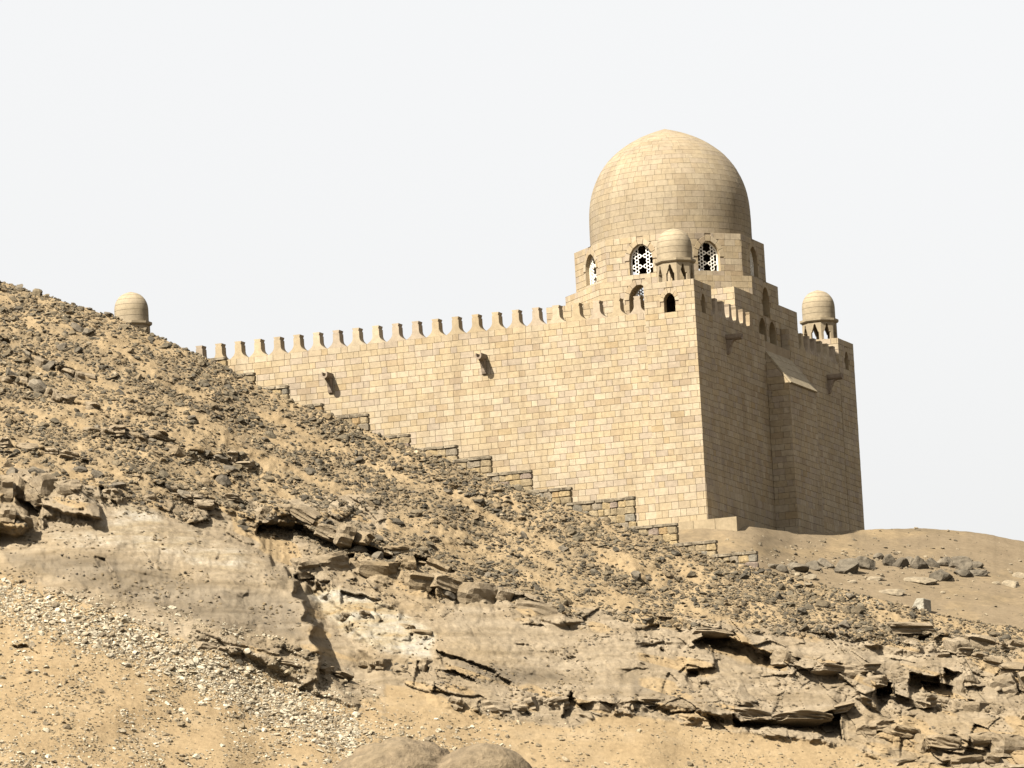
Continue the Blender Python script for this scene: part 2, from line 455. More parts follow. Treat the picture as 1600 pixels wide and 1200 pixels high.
# tier caps
def oct_pts(ap, z): 
    R_ = ap / math.cos(math.pi / 8)
    return [(CX + R_ * math.cos(math.pi / 8 + k * math.pi / 4), CY + R_ * math.sin(math.pi / 8 + k * math.pi / 4), z) for k in range(8)]
capc = (0.46, 0.355, 0.21)
for sx in (-1, 1):
    for sy in (-1, 1):
        h2 = HS * half8
        chacc.add(L([(CX + sx * HS, CY + sy * HS, CTOP - 0.004), (CX + sx * h2, CY + sy * HS, CTOP - 0.004), (CX + sx * HS, CY + sy * h2, CTOP - 0.004)]), [(0, 1, 2)], capc)
        # diagonal face of the octagonal tier
        A = np.array([CX + sx * h2, CY + sy * HS]); B = np.array([CX + sx * HS, CY + sy * h2]); ln = np.linalg.norm(B - A)
        f = Face((A[0], A[1], 0), ((B - A)[0] / ln, (B - A)[1] / ln, 0), (sx * math.sqrt(.5), sy * math.sqrt(.5), 0))
        panel(chacc, f, 0, ln, CTOP, T2TOP); lay(f, 0, ln, CTOP, T2TOP, 0.325)
DAP = 4.65
o1, o2 = oct_pts(HS, T2TOP - 0.004), oct_pts(DAP - 0.02, T2TOP - 0.004)
chacc.add(L(o1 + o2), [(i, (i + 1) % 8, 8 + (i + 1) % 8, 8 + i) for i in range(8)], capc)
chamber = obj("dome_chamber", chacc.mesh("dome_chamber", M_JOINT), root)
for f, op in grill_jobs: grille(f, op, -0.72, "window_grille", chamber)

dracc = Acc(); drum_jobs = []
ov = oct_pts(DAP, 0)
for k in range(8):
    A = np.array(ov[k][:2]); B = np.array(ov[(k + 1) % 8][:2]); ln = np.linalg.norm(B - A); mid = (A + B) / 2 - np.array([CX, CY]); mid /= np.linalg.norm(mid)
    f = Face((A[0], A[1], 0), ((B - A)[0] / ln, (B - A)[1] / ln, 0), (mid[0], mid[1], 0))
    op = (ln / 2, 2.46, 3.35, 4.22, 0.64)
    panel(dracc, f, 0, ln, T2TOP, DTOP, [op]); lay(f, 0, ln, T2TOP, DTOP, 0.333, [op], off=k)
    reveal(dracc, f, op, 0.5); voussoirs(f, op, 0.30)
    drum_jobs.append((f, op))
DR = 4.28
ring_o = oct_pts(DAP - 0.01, DTOP - 0.004); nseg = 64
ring_i = [(CX + (DR - 0.35) * math.cos(2 * math.pi * k / nseg + math.pi / 8), CY + (DR - 0.35) * math.sin(2 * math.pi * k / nseg + math.pi / 8), DTOP - 0.004) for k in range(nseg)]
Vr = ring_o + ring_i; Fr = []
for k in range(8):
    for j in range(8): Fr.append((k if j < 4 else (k + 1) % 8, 8 + k * 8 + j, 8 + (k * 8 + j + 1) % nseg))
    Fr.append((k, 8 + k * 8 + 4, (k + 1) % 8))
dracc.add(L(Vr), Fr, capc)
drum = obj("octagonal_drum", dracc.mesh("octagonal_drum", M_JOINT), root)
for f, op in drum_jobs: grille(f, op, -0.24, "window_grille", drum)

# ---- domes
def dome_profile(nz, R, H, stilt, big):
    """(r,z) list from base to apex: straight stilt then pointed curve"""
    tab = [(0, 1), (.11, .967), (.22, .93), (.41, .85), (.55, .755), (.62, .695), (.77, .52), (.87, .35), (.944, .19), (.975, .10), (1, 0)] if big else \
          [(0, 1), (.2, .98), (.4, .92), (.6, .80), (.75, .66), (.86, .50), (.94, .32), (.98, .16), (1, 0)]
    tz = [t for t, _ in tab]; tr = [r for _, r in tab]
    out = []
    for i in range(nz + 1):
        z = H * i / nz
        if z <= stilt: out.append((R, z))
        else: out.append((R * float(np.interp((z - stilt) / (H - stilt), tz, tr)), z))
    return out
def smooth_prof(R, H, stilt, n=160):
    if R > 2:
        hb = np.array([0, .1, .22, .5, .9, 1.5, 1.75, 2.3, 3.05, 3.5, 3.9, 4.4, 5.0, 6.42]); rb = np.array([0, .10, .19, .35, .52, .695, .75, .845, .928, .960, .981, .993, .999, 1.0]) * R
        z = np.linspace(0, H, n + 1); r = np.interp(H - z, hb, rb)
    else:
        p = dome_profile(n, R, H, stilt, False); r = np.array([a for a, _ in p]); z = np.array([b for _, b in p])
    for _ in range(60 if R > 2 else 12):
        r[1:-1] = 0.25 * r[:-2] + 0.5 * r[1:-1] + 0.25 * r[2:]
    s = np.concatenate([[0], np.cumsum(np.hypot(np.diff(r), np.diff(z)))])
    return r, z, s
def lathe(acc, cx, cy, z0, r, z, nseg, col, inset=0.0, f=L):
    V = []; Fc = []; m_ = len(r)
    for i in range(m_):
        for k in range(nseg):
            a = 2 * math.pi * k / nseg; V.append((cx + max(r[i] - inset, 0.001) * math.cos(a), cy + max(r[i] - inset, 0.001) * math.sin(a), z0 + z[i] - (inset if r[i] < inset * 3 else 0)))
    for i in range(m_ - 1):
        for k in range(nseg): Fc.append((i * nseg + k, i * nseg + (k + 1) % nseg, (i + 1) * nseg + (k + 1) % nseg, (i + 1) * nseg + k))
    acc.add(f(V), Fc, col)
DOMEBLK = []
r_, z_, s_ = smooth_prof(DR, 6.42, 2.5)
dacc = Acc(); lathe(dacc, CX - 0.14, CY, DTOP, r_, z_, 72, JOINT, 0.035)
dome = obj("dome", dacc.mesh("dome", M_JOINT, True), root)
ncourse = int(round(s_[-1] / 0.33)); hc = s_[-1] / ncourse
domeb = Acc()
def dome_blocks(acc, cx, cy, z0, r, z, s, ncourse, slen, hlen, cols, tipskip=1):
    hc = s[-1] / ncourse
    for c in range(ncourse):
        sa, sb = c * hc + JW, (c + 1) * hc - JW
        if c == ncourse - 1: sb = s[-1]
        ra, rb = np.interp([sa, sb], s, r); za, zb = np.interp([sa, sb], s, z)
        rm = max(ra, rb); circ = 2 * math.pi * (ra + rb) / 2
        npair = max(3, int(round(circ / (slen + hlen)))); scale = circ / (npair * (slen + hlen))
        a = rng.uniform(0, 6.28)
        tz, tr = (zb - za), (rb - ra); tl = math.hypot(tz, tr); nr, nz = tz / tl, -tr / tl
        for k in range(npair * 2):
            wd = (slen if k % 2 == 0 else hlen) * scale / ((ra + rb) / 2)
            a0, a1 = a + JW / rm, a + wd - JW / rm; a += wd
            ns = 3; V = []; Fc = []; pr = rng.uniform(-0.003, 0.003)
            for (rr, zz, d) in ((ra, za, -0.05), (ra, za, pr), (rb, zb, pr), (rb, zb, -0.05)):
                for i in range(ns + 1):
                    t = a0 + (a1 - a0) * i / ns; q = max(rr + nr * d, 0.002)
                    V.append((cx + q * math.cos(t), cy + q * math.sin(t), z0 + zz + nz * d))
            m_ = ns + 1
            for row in range(3):
                for i in range(ns): Fc.append((row * m_ + i, row * m_ + i + 1, (row + 1) * m_ + i + 1, (row + 1) * m_ + i))
            Fc.append((0, m_, 2 * m_, 3 * m_)); Fc.append((ns, m_ + ns, 2 * m_ + ns, 3 * m_ + ns))
            acc.add(L(V), Fc, cols())
def dome_col():
    c = np.array(stone_col()); g = np.array([0.44, 0.35, 0.225]); return tuple((g * 0.55 + c * 0.45) * 0.86)
dome_blocks(domeb, CX - 0.14, CY, DTOP, r_, z_, s_, ncourse, 0.72, 0.36, dome_col)
obj("stone_courses", domeb.mesh("stone_courses", M_STONE), dome, kind="stuff")

# ---- lanterns
def lantern(cx, cy):
    e = empty("lantern", tuple(L((cx, cy, TTOP))[0]), 0, root)
    def f(P): 
        P = np.atleast_2d(np.asarray(P, float)); return np.stack([-P[:, 0], P[:, 1], P[:, 2]], 1)
    AP = 0.87; R_ = AP / math.cos(math.pi / 8); HB = 1.06
    body = Acc(); tint = (0.42, 0.335, 0.215)
    ang = [math.pi / 8 + k * math.pi / 4 for k in range(8)]
    # ogee opening outline: (half width, z)
    og = [(0.215, 0.10), (0.215, 0.50), (0.165, 0.54), (0.155, 0.60), (0.115, 0.70), (0.075, 0.80), (0.07, 0.86), (0.045, 0.93), (0.0, 0.97)]
    TH = 0.20
    for k in range(8):
        A = np.array([R_ * math.cos(ang[k]), R_ * math.sin(ang[k])]); B = np.array([R_ * math.cos(ang[(k + 1) % 8]), R_ * math.sin(ang[(k + 1) % 8])])
        ln = np.linalg.norm(B - A); al = (B - A) / ln; nm = (A + B) / 2; nm /= np.linalg.norm(nm); c = ln / 2
        def p(t, z, d=0.0):
            q = A + al * t + nm * d; return (q[0], q[1], z)
        hole = [(c - w, z) for w, z in og] + [(c + w, z) for w, z in reversed(og[:-1])]
        # left / right / bottom / top pieces, outer and inner skin
        for d in (0.0, -TH):
            k2 = (TH * math.tan(math.pi / 8)) if d else 0.0
            def Q(pts): body.add(f([p(t, z, d) for t, z in pts]), [tuple(range(len(pts)))], tint)
            Q([(k2, 0), (ln - k2, 0), (ln - k2, og[0][1]), (k2, og[0][1])])
            for (w0, z0), (w1, z1) in zip(og[:-1], og[1:]):
                if z1 > z0: Q([(k2, z0), (c - w0, z0), (c - w1, z1), (k2, z1)]); Q([(c + w0, z0), (ln - k2, z0), (ln - k2, z1), (c + w1, z1)])
            Q([(k2, og[-1][1]), (ln - k2, og[-1][1]), (ln - k2, HB), (k2, HB)])
        n = len(hole)
        V = [p(t, z, 0) for t, z in hole] + [p(t, z, -TH) for t, z in hole]
        body.add(f(V), [(i, (i + 1) % n, n + (i + 1) % n, n + i) for i in range(n)], tint)
    obj("lantern_body", body.mesh("lantern_body", M_STONE), e)
    cor = Acc()
    lv = [(R_ + 0.0, HB - 0.005), (R_ + 0.07, HB + 0.03), (R_ + 0.12, HB + 0.09), (R_ + 0.12, HB + 0.20), (R_ - 0.02, HB + 0.215), (0.02, HB + 0.22)]
    V = []; Fc = []
    lv = [(0.02, HB - 0.005)] + lv
    for rr, z in lv: V += [(rr * math.cos(a), rr * math.sin(a), z) for a in ang]
    for i in range(len(lv) - 1):
        for k in range(8): Fc.append((i * 8 + k, i * 8 + (k + 1) % 8, (i + 1) * 8 + (k + 1) % 8, (i + 1) * 8 + k))
    cor.add(f(V), Fc, (0.40, 0.32, 0.205)); obj("cornice", cor.mesh("cornice", M_STONE), e)
    dm = Acc(); rr, zz, ss = smooth_prof(0.895, 1.66, 0.70, 60)
    lathe(dm, 0, 0, HB + 0.21, rr, zz, 48, JOINT, 0.02, f); 
    dob = obj("lantern_dome", dm.mesh("lantern_dome", M_JOINT, True), e)
    # courses of the little dome
    ca = Acc(); nco = 7; hh = ss[-1] / nco
    for ci in range(nco):
        t = stone_col(); t = tuple((np.array((0.46, 0.37, 0.24)) * 0.8 + np.array(t) * 0.2) * 0.88)
        sa, sb = ci * hh + 0.008, (ci + 1) * hh - (0.008 if ci < nco - 1 else 0)
        sx = np.linspace(sa, sb, 5); r2 = np.interp(sx, ss, rr); z2 = np.interp(sx, ss, zz)
        lathe(ca, 0, 0, HB + 0.21, r2, z2, 48, t, 0.0, f)
    obj("dome_course", ca.mesh("dome_course", M_STONE, True), dob)
    return e
lantern(1.38, 1.38); lantern(1.38, WIDE - 1.38); lantern(WLEN - 1.4, 1.38)

# ---- buttress with sloping stone roof
bacc = Acc(); BX = -1.2; b0, b1 = 11.1, 15.5; zr0, zr1 = -1.2, -3.54
fb = Face((BX, 0, 0), (0, 1, 0), (-1, 0, 0)); fl = Face((0, b0, 0), (1, 0, 0), (0, -1, 0)); fr2 = Face((0, b1, 0), (1, 0, 0), (0, 1, 0))
panel(bacc, fb, b0, b1, ZB, zr1); lay(fb, b0, b1, PLZ, zr1 - 0.01, 0.318); lay(fb, b0, b1, ZB, PLZ, 0.385, proud=0.03)
panel(bacc, fl, BX, 0.0, ZB, zr1); panel(bacc, fr2, BX, 0.0, ZB, zr1)
lay(fl, BX, 0.0, PLZ, zr1 - 0.01, 0.318); lay(fl, BX, 0.0, ZB, PLZ, 0.385, proud=0.03); lay(fr2, BX, 0.0, ZB, zr1 - 0.01, 0.318)
# triangular gable cheeks laid in courses
nrow = 6
for f_, sgn in ((fl, 1), (fr2, 1)):
    for r in range(nrow):
        za, zb2 = zr1 + (-0.35 - zr1 + zr0 * 0 - 0.85) * 0 + (zr0 - zr1) * r / nrow, zr1 + (zr0 - zr1) * (r + 1) / nrow
        def xs(z): return BX + (0.5 - BX) * (z - zr1) / (zr0 - zr1)
        xa, xb = xs(za), xs(zb2)
        if xa >= 0.0: continue
        xr = min(xb, 0.02)
        V = [f_.p(xa + 0.01, za + JW, 0), f_.p(0.0, za + JW, 0), f_.p(0.0, zb2 - JW, 0), f_.p(xr, zb2 - JW, 0)]
        V += [f_.p(xa + 0.03, za + JW, -0.3), f_.p(0.0, za + JW, -0.3), f_.p(0.0, zb2 - JW, -0.3), f_.p(xr, zb2 - JW, -0.3)]
        bacc.add(L(V), [(0, 1, 2, 3), (0, 1, 5, 4), (1, 2, 6, 5), (2, 3, 7, 6), (3, 0, 4, 7)], tuple(np.array(stone_col()) / 1.0))
butt = obj("buttress", bacc.mesh("buttress", M_STONE), root)
# roof slabs laid up the slope
for r in range(5):
    t0, t1 = r / 5, (r + 1) / 5
    def pt(t): return (BX - 0.05 + (0.52 - BX + 0.05) * t, zr1 - 0.04 + (zr0 - zr1 + 0.06) * t)
    (xa, za), (xb, zb2) = pt(t0 + 0.004), pt(t1 - 0.004)
    acc = Acc(); nx, nz = -(zb2 - za), (xb - xa); nl = math.hypot(nx, nz); nx, nz = nx / nl * 0.09, nz / nl * 0.09
    y0, y1 = b0 - 0.03, b1 + 0.03
    V = [(xa, y0, za), (xa, y1, za), (xb, y1, zb2), (xb, y0, zb2), (xa + nx, y0, za + nz), (xa + nx, y1, za + nz), (xb + nx, y1, zb2 + nz), (xb + nx, y0, zb2 + nz)]
    acc.add(L(V), [(0, 1, 2, 3), (4, 5, 6, 7), (0, 1, 5, 4), (1, 2, 6, 5), (2, 3, 7, 6), (3, 0, 4, 7)], tuple(np.array((0.44, 0.355, 0.225)) * rng.uniform(0.94, 1.06)))
    obj("roof_slab", acc.mesh("roof_slab", M_STONE), butt)

# ---- water spouts
def spout(face, t, z):
    acc = Acc(); c = (0.36, 0.28, 0.20); Lg = 0.84
    # U-shaped channel section (across, z)
    n = 9; ro, ri = 0.175, 0.095
    sec = [(-ro, 0.0)] + [(ro * math.cos(math.pi + math.pi * i / (n - 1)), -0.14 + ro * math.sin(math.pi + math.pi * i / (n - 1))) for i in range(n)] + [(ro, 0.0), (ri, 0.0)] + \
          [(ri * math.cos(-math.pi * i / (n - 1)), -0.13 + ri * math.sin(-math.pi * i / (n - 1))) for i in range(n)] + [(-ri, 0.0)]
    m_ = len(sec); V = [face.p(t + x, z + zz, Lg) for x, zz in sec] + [face.p(t + x, z + zz, -0.1) for x, zz in sec]
    Fc = [(i, (i + 1) % m_, m_ + (i + 1) % m_, m_ + i) for i in range(m_)]
    h = m_ // 2
    for i in range(h - 1): Fc.append((i, i + 1, m_ - 2 - i, m_ - 1 - i))
    acc.add(L(V), Fc, c)
    pr = [(0.50, -0.29), (0.36, -0.36), (0.29, -0.46), (0.24, -0.58), (0.18, -0.70), (0.15, -0.86), (0.10, -0.98), (0.0, -1.02)]
    w2 = 0.12; V = []
    for s in (-w2, w2):
        V += [face.p(t + s, z + zz, d) for d, zz in pr] + [face.p(t + s, z + zz, -0.05) for d, zz in pr]
    m_ = len(pr); Fc = []
    for i in range(m_ - 1):
        Fc += [(i, i + 1, m_ + i + 1, m_ + i), (2 * m_ + i, 2 * m_ + i + 1, 3 * m_ + i + 1, 3 * m_ + i), (i, i + 1, 2 * m_ + i + 1, 2 * m_ + i)]
    acc.add(L(V), Fc, c)
    obj("water_spout", acc.mesh("water_spout", M_STONE), root)
spout(F_S, 20.0, -2.25); spout(F_S, 11.5, -2.15); spout(F_E, 4.8, -1.72); spout(F_E, 21.6, -1.75)

# ---- terrace step at the foot
tacc = Acc()
for a in np.arange(-1.9, 5.0, 1.15):
    box(tacc, a + 0.008, min(a + 1.14, 5.2), -1.05, 1.8 if a < 0 else -0.04, -14.2, -11.86, tuple(np.array((0.40, 0.31, 0.19)) * rng.uniform(0.95, 1.05)))
obj("terrace_step", tacc.mesh("terrace_step", M_STONE), root)

# ---- blocks: the 300 that show largest become parts, the rest one joined part
CREST = [(-420, 300), (-200, 375), (0, 441), (50, 457), (100, 471), (150, 487), (180, 497), (240, 523), (305, 553), (350, 573), (400, 603), (450, 626), (500, 642), (560, 668), (600, 684),
         (650, 702), (700, 720), (760, 747), (830, 772), (900, 797), (960, 818), (1000, 832), (1060, 855), (1120, 872), (1180, 888), (1250, 905), (1330, 925),
         (1400, 942), (1450, 957), (1520, 970), (1600, 983), (1800, 1015), (2050, 1050)]
cu = np.array([c[0] for c in CREST], float); cv = np.array([c[1] for c in CREST], float)
def crest(u): return np.interp(u, cu, cv)
area = []
for V, c in ALLBLK:
    q = topix(bw(np.array(V[8:12]))); x = q[:, 0]; y = q[:, 1]
    a = 0.5 * abs(np.dot(x, np.roll(y, 1)) - np.dot(y, np.roll(x, 1)))
    d1 = np.array(V[9]) - np.array(V[8])
    nrm_s = abs(V[8][1]) < 0.1 and V[8][0] > 0.0 and abs(d1[1]) < 1e-6        # on the sunlit wall plane
    vis = y.max() < crest(x.mean()) - 32 and x.min() > 320 and nrm_s
    area.append(a if vis else 0)
order = np.argsort(area)[::-1]; pick = set(order[:300].tolist())
rest = Acc()
for i, (V, c) in enumerate(ALLBLK):
    if i in pick: continue
    rest.add(L(V), BQ, c)
obj("stone_blocks", rest.mesh("stone_blocks", M_STONE), root, kind="stuff")
for i in sorted(pick):
    V, c = ALLBLK[i]; a = Acc(); P = L(V); ctr = P.mean(0); a.add(P - ctr, BQ, (1, 1, 1))
    o = obj("stone_block", a.mesh("stone_block", M_STONE), wall_core, c); o.location = ctr

# ================================================================== TERRAIN
# depth of the hill crest: it runs parallel to the sunlit wall, some metres in front of it
_t = np.linspace(-45, 70, 400); _lp = bw(np.stack([_t, np.full_like(_t, -6.4), np.full_like(_t, -9.0)], 1)); _pu = topix(_lp)[:, 0]
_o = np.argsort(_pu)
def crest_depth(u): return np.interp(u, _pu[_o], _lp[_o, 1])

TILE = {'A': (0, 750, 2.6667), 'B': (400, 800, 2.6667), 'C': (1000, 800, 2.6667), 'D': (0, 430, 3.2), 'P': (0, 0, 1.0)}
def TP(t, pts): 
    ox, oy, s = TILE[t]; return [(ox + x / s, oy + y / s) for x, y in pts]

NU, NV = 1160, 440
U1 = np.linspace(-130, 1730, NU)
T1 = np.linspace(0, 1, NV)
U = np.repeat(U1[:, None], NV, 1); CV = crest(U); VB = 1290.0
CVn = CV + 2.5 * fbm(U / 40.0, U * 0 + 3.3, 4, 2) * 1.5
V = CVn + (VB - CVn) * T1[None, :]
wu = U + 5.0 * fbm(U / 26, V / 20, 4, 1) + 1.5 * fbm(U / 7, V / 6, 2, 5); wv = V + 5.0 * fbm(U / 26 + 50, V / 20, 4, 3) + 1.5 * fbm(U / 7 + 9, V / 6, 2, 6)

def poly_mask(pts, uu=wu, vv=wv):
    P = np.array(pts, float); ins = np.zeros(uu.shape, bool); dist = np.full(uu.shape, 1e9)
    n = len(P)
    x0, y0 = P.min(0) - 90; x1, y1 = P.max(0) + 90
    i0, i1 = np.searchsorted(U1, [x0, x1]); sl = np.s_[max(i0 - 8, 0):i1 + 8, :]
    a, b = uu[sl], vv[sl]; s_ins = np.zeros(a.shape, bool); s_d = np.full(a.shape, 1e9)
    for i in range(n):
        (xa, ya), (xb, yb) = P[i], P[(i + 1) % n]
        c = ((ya > b) != (yb > b)) & (a < (xb - xa) * (b - ya) / (yb - ya + 1e-9) + xa); s_ins ^= c
        dx, dy = xb - xa, yb - ya; t = np.clip(((a - xa) * dx + (b - ya) * dy) / (dx * dx + dy * dy + 1e-9), 0, 1)
        s_d = np.minimum(s_d, np.hypot(a - xa - t * dx, b - ya - t * dy))
    ins[sl] = s_ins; dist[sl] = s_d
    return ins, np.where(ins, -dist, dist)            # signed distance, negative inside

ZROCK = [TP('A', [(-400, -60), (350, -40), (480, 60), (760, 90), (1000, 90), (1600, 60), (1600, 500), (1600, 960), (1330, 900), (1180, 830), (1030, 745), (700, 640), (400, 520), (0, 395), (-400, 300)]),
         TP('B', [(0, 0), (560, 120), (900, 280), (1320, 400), (1600, 430), (1600, 800), (1320, 890), (1000, 860), (720, 740), (430, 690), (300, 640), (0, 640)]),
         TP('C', [(-60, 420), (250, 450), (700, 480), (1000, 470), (1300, 500), (1700, 560), (1900, 620), (1900, 1150), (1000, 1010), (900, 975), (380, 905), (-60, 830)])]
rock = np.zeros(U.shape)
for z in ZROCK:
    _, sd_ = poly_mask(z); rock = np.maximum(rock, 1 - sstep(-6, 10, sd_))
upper = 1 - sstep(-10, 40, V - np.interp(U, [0, 150, 400, 600, 880, 1100, 1300, 1600], [700, 770, 830, 880, 945, 975, 985, 1010]))
sandlow = (1 - rock) * (1 - upper)

K0 = 0.060
base = crest_depth(U) - K0 * (V - CV)
base += 1.6 * fbm(U / 260, V / 170, 3, 4) * sstep(0, 60, V - CV)          # broad swells
disp = np.zeros(U.shape); dark = np.zeros(U.shape); pale = np.zeros(U.shape); smoothm = np.zeros(U.shape)

# ---- strata: the rock bands step down the slope, dipping to the right
dip = 0.27
tco = V - dip * U + 16 * fbm(U / 120, V / 90, 3, 7)
def saw(x): 
    f = x - np.floor(x); return np.where(f < 0.78, f / 0.78, (1 - f) / 0.22)
blk = worley(U / 34, tco / 22, 3)
blk2 = worley(U / 13, tco / 9, 6); blk0 = worley(U / 58, tco / 38, 8)
gate = sstep(0.38, 0.66, vnoise(U / 75, V / 45, 2))
gate2 = sstep(0.35, 0.65, vnoise(U / 38 + 31, V / 24, 8))
for z, sm in ((TP('A', [(-300, 230), (180, 190), (450, 70), (700, 150), (1050, 260), (1190, 350), (1300, 560), (1290, 700), (960, 665), (700, 635), (400, 515), (0, 390), (-300, 360)]), 1),
              (TP('B', [(500, 300), (900, 400), (1100, 450), (1600, 520), (1600, 790), (1300, 730), (1060, 720), (760, 580), (640, 430)]), 0.95),
              (TP('C', [(300, 640), (560, 690), (720, 700), (930, 790), (830, 815), (640, 840), (520, 840), (420, 760)]), 0.9),
              (TP('C', [(470, 510), (640, 520), (1020, 560), (1060, 620), (720, 620), (560, 570)]), 0.8), (TP('A', [(980, 690), (1210, 730), (1390, 810), (1520, 930), (1480, 960), (1330, 900), (1180, 820), (1030, 740)]), 0.7)):
    _, sd_ = poly_mask(z); smoothm = np.maximum(smoothm, sm * (1 - sstep(-12, 6, sd_)))
rough = rock * (1 - 0.8 * smoothm)
disp -= rough * (0.50 * gate * saw(tco / 46.0) + 0.20 * gate2 * saw(tco / 19.0 + 0.4 * fbm(U / 60, V / 60, 2, 1)))
disp -= rough * (1.0 * (blk[2] - 0.5) * gate2 + 0.16 * (blk2[2] - 0.5) + 1.3 * (blk0[2] - 0.5) * sstep(900, 1250, U))
disp += rough * 0.12 * gate * (1 - sstep(0.0, 0.08, blk[1] - blk[0]))                     # cracks between blocks
disp -= rock * (0.30 * fbm(U / 30, V / 22, 5, 9) + 0.10 * fbm(U / 8, V / 6, 3, 2))
disp -= rock * smoothm * (0.12 * saw(tco / 15.0 + 0.8 * fbm(U / 90, V / 40, 3, 4)) * gate + 0.04 * fbm(U / 50, V / 7, 3, 1))
# ---- debris slope and loose sand
disp -= upper * (1 - rock) * (0.42 * fbm(U / 34, V / 22, 4, 2) + 0.16 * fbm(U / 9, V / 7, 3, 3))
disp -= sandlow * (0.22 * fbm(U / 60, V / 45, 3, 5) + 0.05 * fbm(U / 9, V / 7, 3, 3))

# ---- ledges (lip line, face height in px, tread length in px, protrusion in m)
def ledge(pts, h, w, p, rag=5.0, ends=22):
    P = np.array(pts); x = wu; e = np.interp(x, P[:, 0], P[:, 1]) + rag * fbm(U / 24, U * 0 + P[0, 0] * 0.13, 3, 3)
    on = sstep(P[0, 0], P[0, 0] + ends, x) * (1 - sstep(P[-1, 0] - ends, P[-1, 0], x))
    hh = h * (0.75 + 0.5 * vnoise(U / 40, U * 0 + P[0, 1] * 0.1, 4)); d = V + 0.5 * (wv - V) - e
    pp = p * (0.7 + 0.6 * vnoise(U / 22, U * 0 + P[0, 1] * 0.3, 5))
    up_ = np.clip(1 + d / w, 0, 1) ** 1.5; dn = np.clip(1 - d / hh, 0, 1)
    return -on * pp * np.where(d < 0, up_, np.where(d < hh, dn ** 0.85, 0))
LED = [(TP('B', [(430, 175), (600, 240), (750, 262), (900, 288), (1050, 340), (1310, 412)]), 38, 30, 2.2),
       (TP('B', [(560, 130), (640, 175), (720, 195), (840, 245), (900, 290)]), 20, 14, 1.0),
       (TP('B', [(700, 735), (860, 775), (960, 800), (1100, 790), (1300, 745), (1420, 785), (1600, 775)]), 24, 40, 1.7),
       (TP('C', [(-80, 785), (80, 795), (340, 838), (540, 858), (700, 850), (840, 815)]), 16, 50, 2.0),
       (TP('C', [(220, 505), (330, 490), (560, 585), (740, 640), (900, 648)]), 30, 40, 1.2),
       (TP('C', [(900, 880), (1000, 872), (1250, 935), (1380, 945), (1480, 925), (1650, 955), (1900, 990)]), 26, 40, 1.9),
       (TP('C', [(1080, 640), (1260, 645), (1360, 665), (1500, 690), (1620, 655), (1850, 700)]), 34, 40, 1.6),
       (TP('C', [(880, 480), (1000, 475), (1180, 500), (1300, 510), (1500, 540), (1850, 600)]), 30, 26, 1.2),
       (TP('C', [(1230, 580), (1360, 580), (1500, 620), (1600, 625), (1800, 650)]), 18, 22, 0.9),
       (TP('C', [(1360, 770), (1480, 800), (1600, 840), (1800, 880)]), 20, 22, 0.9),
       (TP('C', [(1180, 1030), (1350, 1018), (1500, 1050), (1700, 1080)]), 16, 30, 1.0),
       (TP('A', [(-300, -30), (0, -10), (180, 0), (330, 20), (450, 60), (560, 100)]), 40, 36, 1.8),
       (TP('A', [(750, 50), (900, 90), (1080, 130)]), 18, 26, 1.0),
       (TP('A', [(1090, 110), (1230, 105), (1400, 190), (1600, 270)]), 26, 20, 1.5),
       (TP('D', [(0, 495), (100, 520), (240, 560), (420, 640), (520, 680)]), 18, 24, 1.1),
       (TP('D', [(90, 365), (270, 430), (440, 500)]), 24, 18, 0.9),
       (TP('D', [(400, 750), (550, 780), (700, 800), (930, 860), (1090, 890), (1200, 930)]), 16, 22, 1.0),
       (TP('D', [(0, 835), (160, 850), (420, 900), (560, 950), (780, 1020), (960, 1080), (1260, 1140)]), 14, 24, 0.9),
       (TP('D', [(1040, 985), (1150, 990), (1230, 1060)]), 22, 26, 1.1)]
for pts, h, w, p in LED: disp += ledge(pts, h, w, 0.42 * p)

# ---- protruding masses (outline, height in m, soft px)
def bulge(pts, hgt, soft, tilt=0.0):
    global disp
    ins, sd_ = poly_mask(pts); P = np.array(pts); x0, x1 = P[:, 0].min(), P[:, 0].max()
    k = hgt * (1 + tilt * ((U - x0) / (x1 - x0) - 0.5))
    disp -= k * (1 - sstep(-soft, 0, sd_)) ** 0.8
def ramp_bulge(pts, h0, h1, soft):
    global disp
    ins, sd_ = poly_mask(pts); P = np.array(pts); x0, x1 = P[:, 0].min(), P[:, 0].max()
    disp -= (h0 + (h1 - h0) * np.clip((U - x0) / (x1 - x0), 0, 1)) * (1 - sstep(-soft, 0, sd_))
botC = np.interp(U, [-200, 0, 150, 260, 360, 440, 490, 600], [870, 890, 940, 985, 1000, 1010, 1020, 1050])
_keep = disp.copy(); disp = np.zeros(U.shape)
ramp_bulge(TP('A', [(-700, -200), (450, 40), (700, 150), (900, 230), (1050, 275), (1125, 300), (1150, 345), (1195, 350), (1210, 400), (1248, 420), (1232, 468), (1275, 492), (1288, 545), (1268, 575), (1322, 605), (1305, 660), (1345, 715), (1330, 900), (900, 1300), (-700, 1300)]), -0.6, 3.8, 6)
_, sd_ = poly_mask([(470, 895), (505, 915), (545, 965), (580, 1020), (600, 1095), (560, 1098), (520, 1064), (498, 1020), (488, 960)]); disp += 1.7 * (1 - sstep(-20, 6, sd_))
disp = _keep + disp * (1 - sstep(-25, 85, V - botC)) * sstep(-30, 50, V - np.interp(U, [-100, 180, 262, 400, 450], [800, 800, 800, 840, 880]))
ramp_bulge([(-60, 732), (100, 741), (126, 764), (158, 790), (162, 812), (120, 808), (95, 800), (65, 795), (52, 770), (20, 740)], 0.6, 1.8, 5)
ramp_bulge([(-60, 782), (18, 785), (45, 815), (40, 838), (-60, 845)], 1.0, 1.0, 6)
bulge(TP('A', [(-300, -40), (330, -15), (400, 70), (440, 165), (430, 205), (340, 195), (250, 175), (130, 230), (-300, 250)]), 1.5, 22, -0.6)
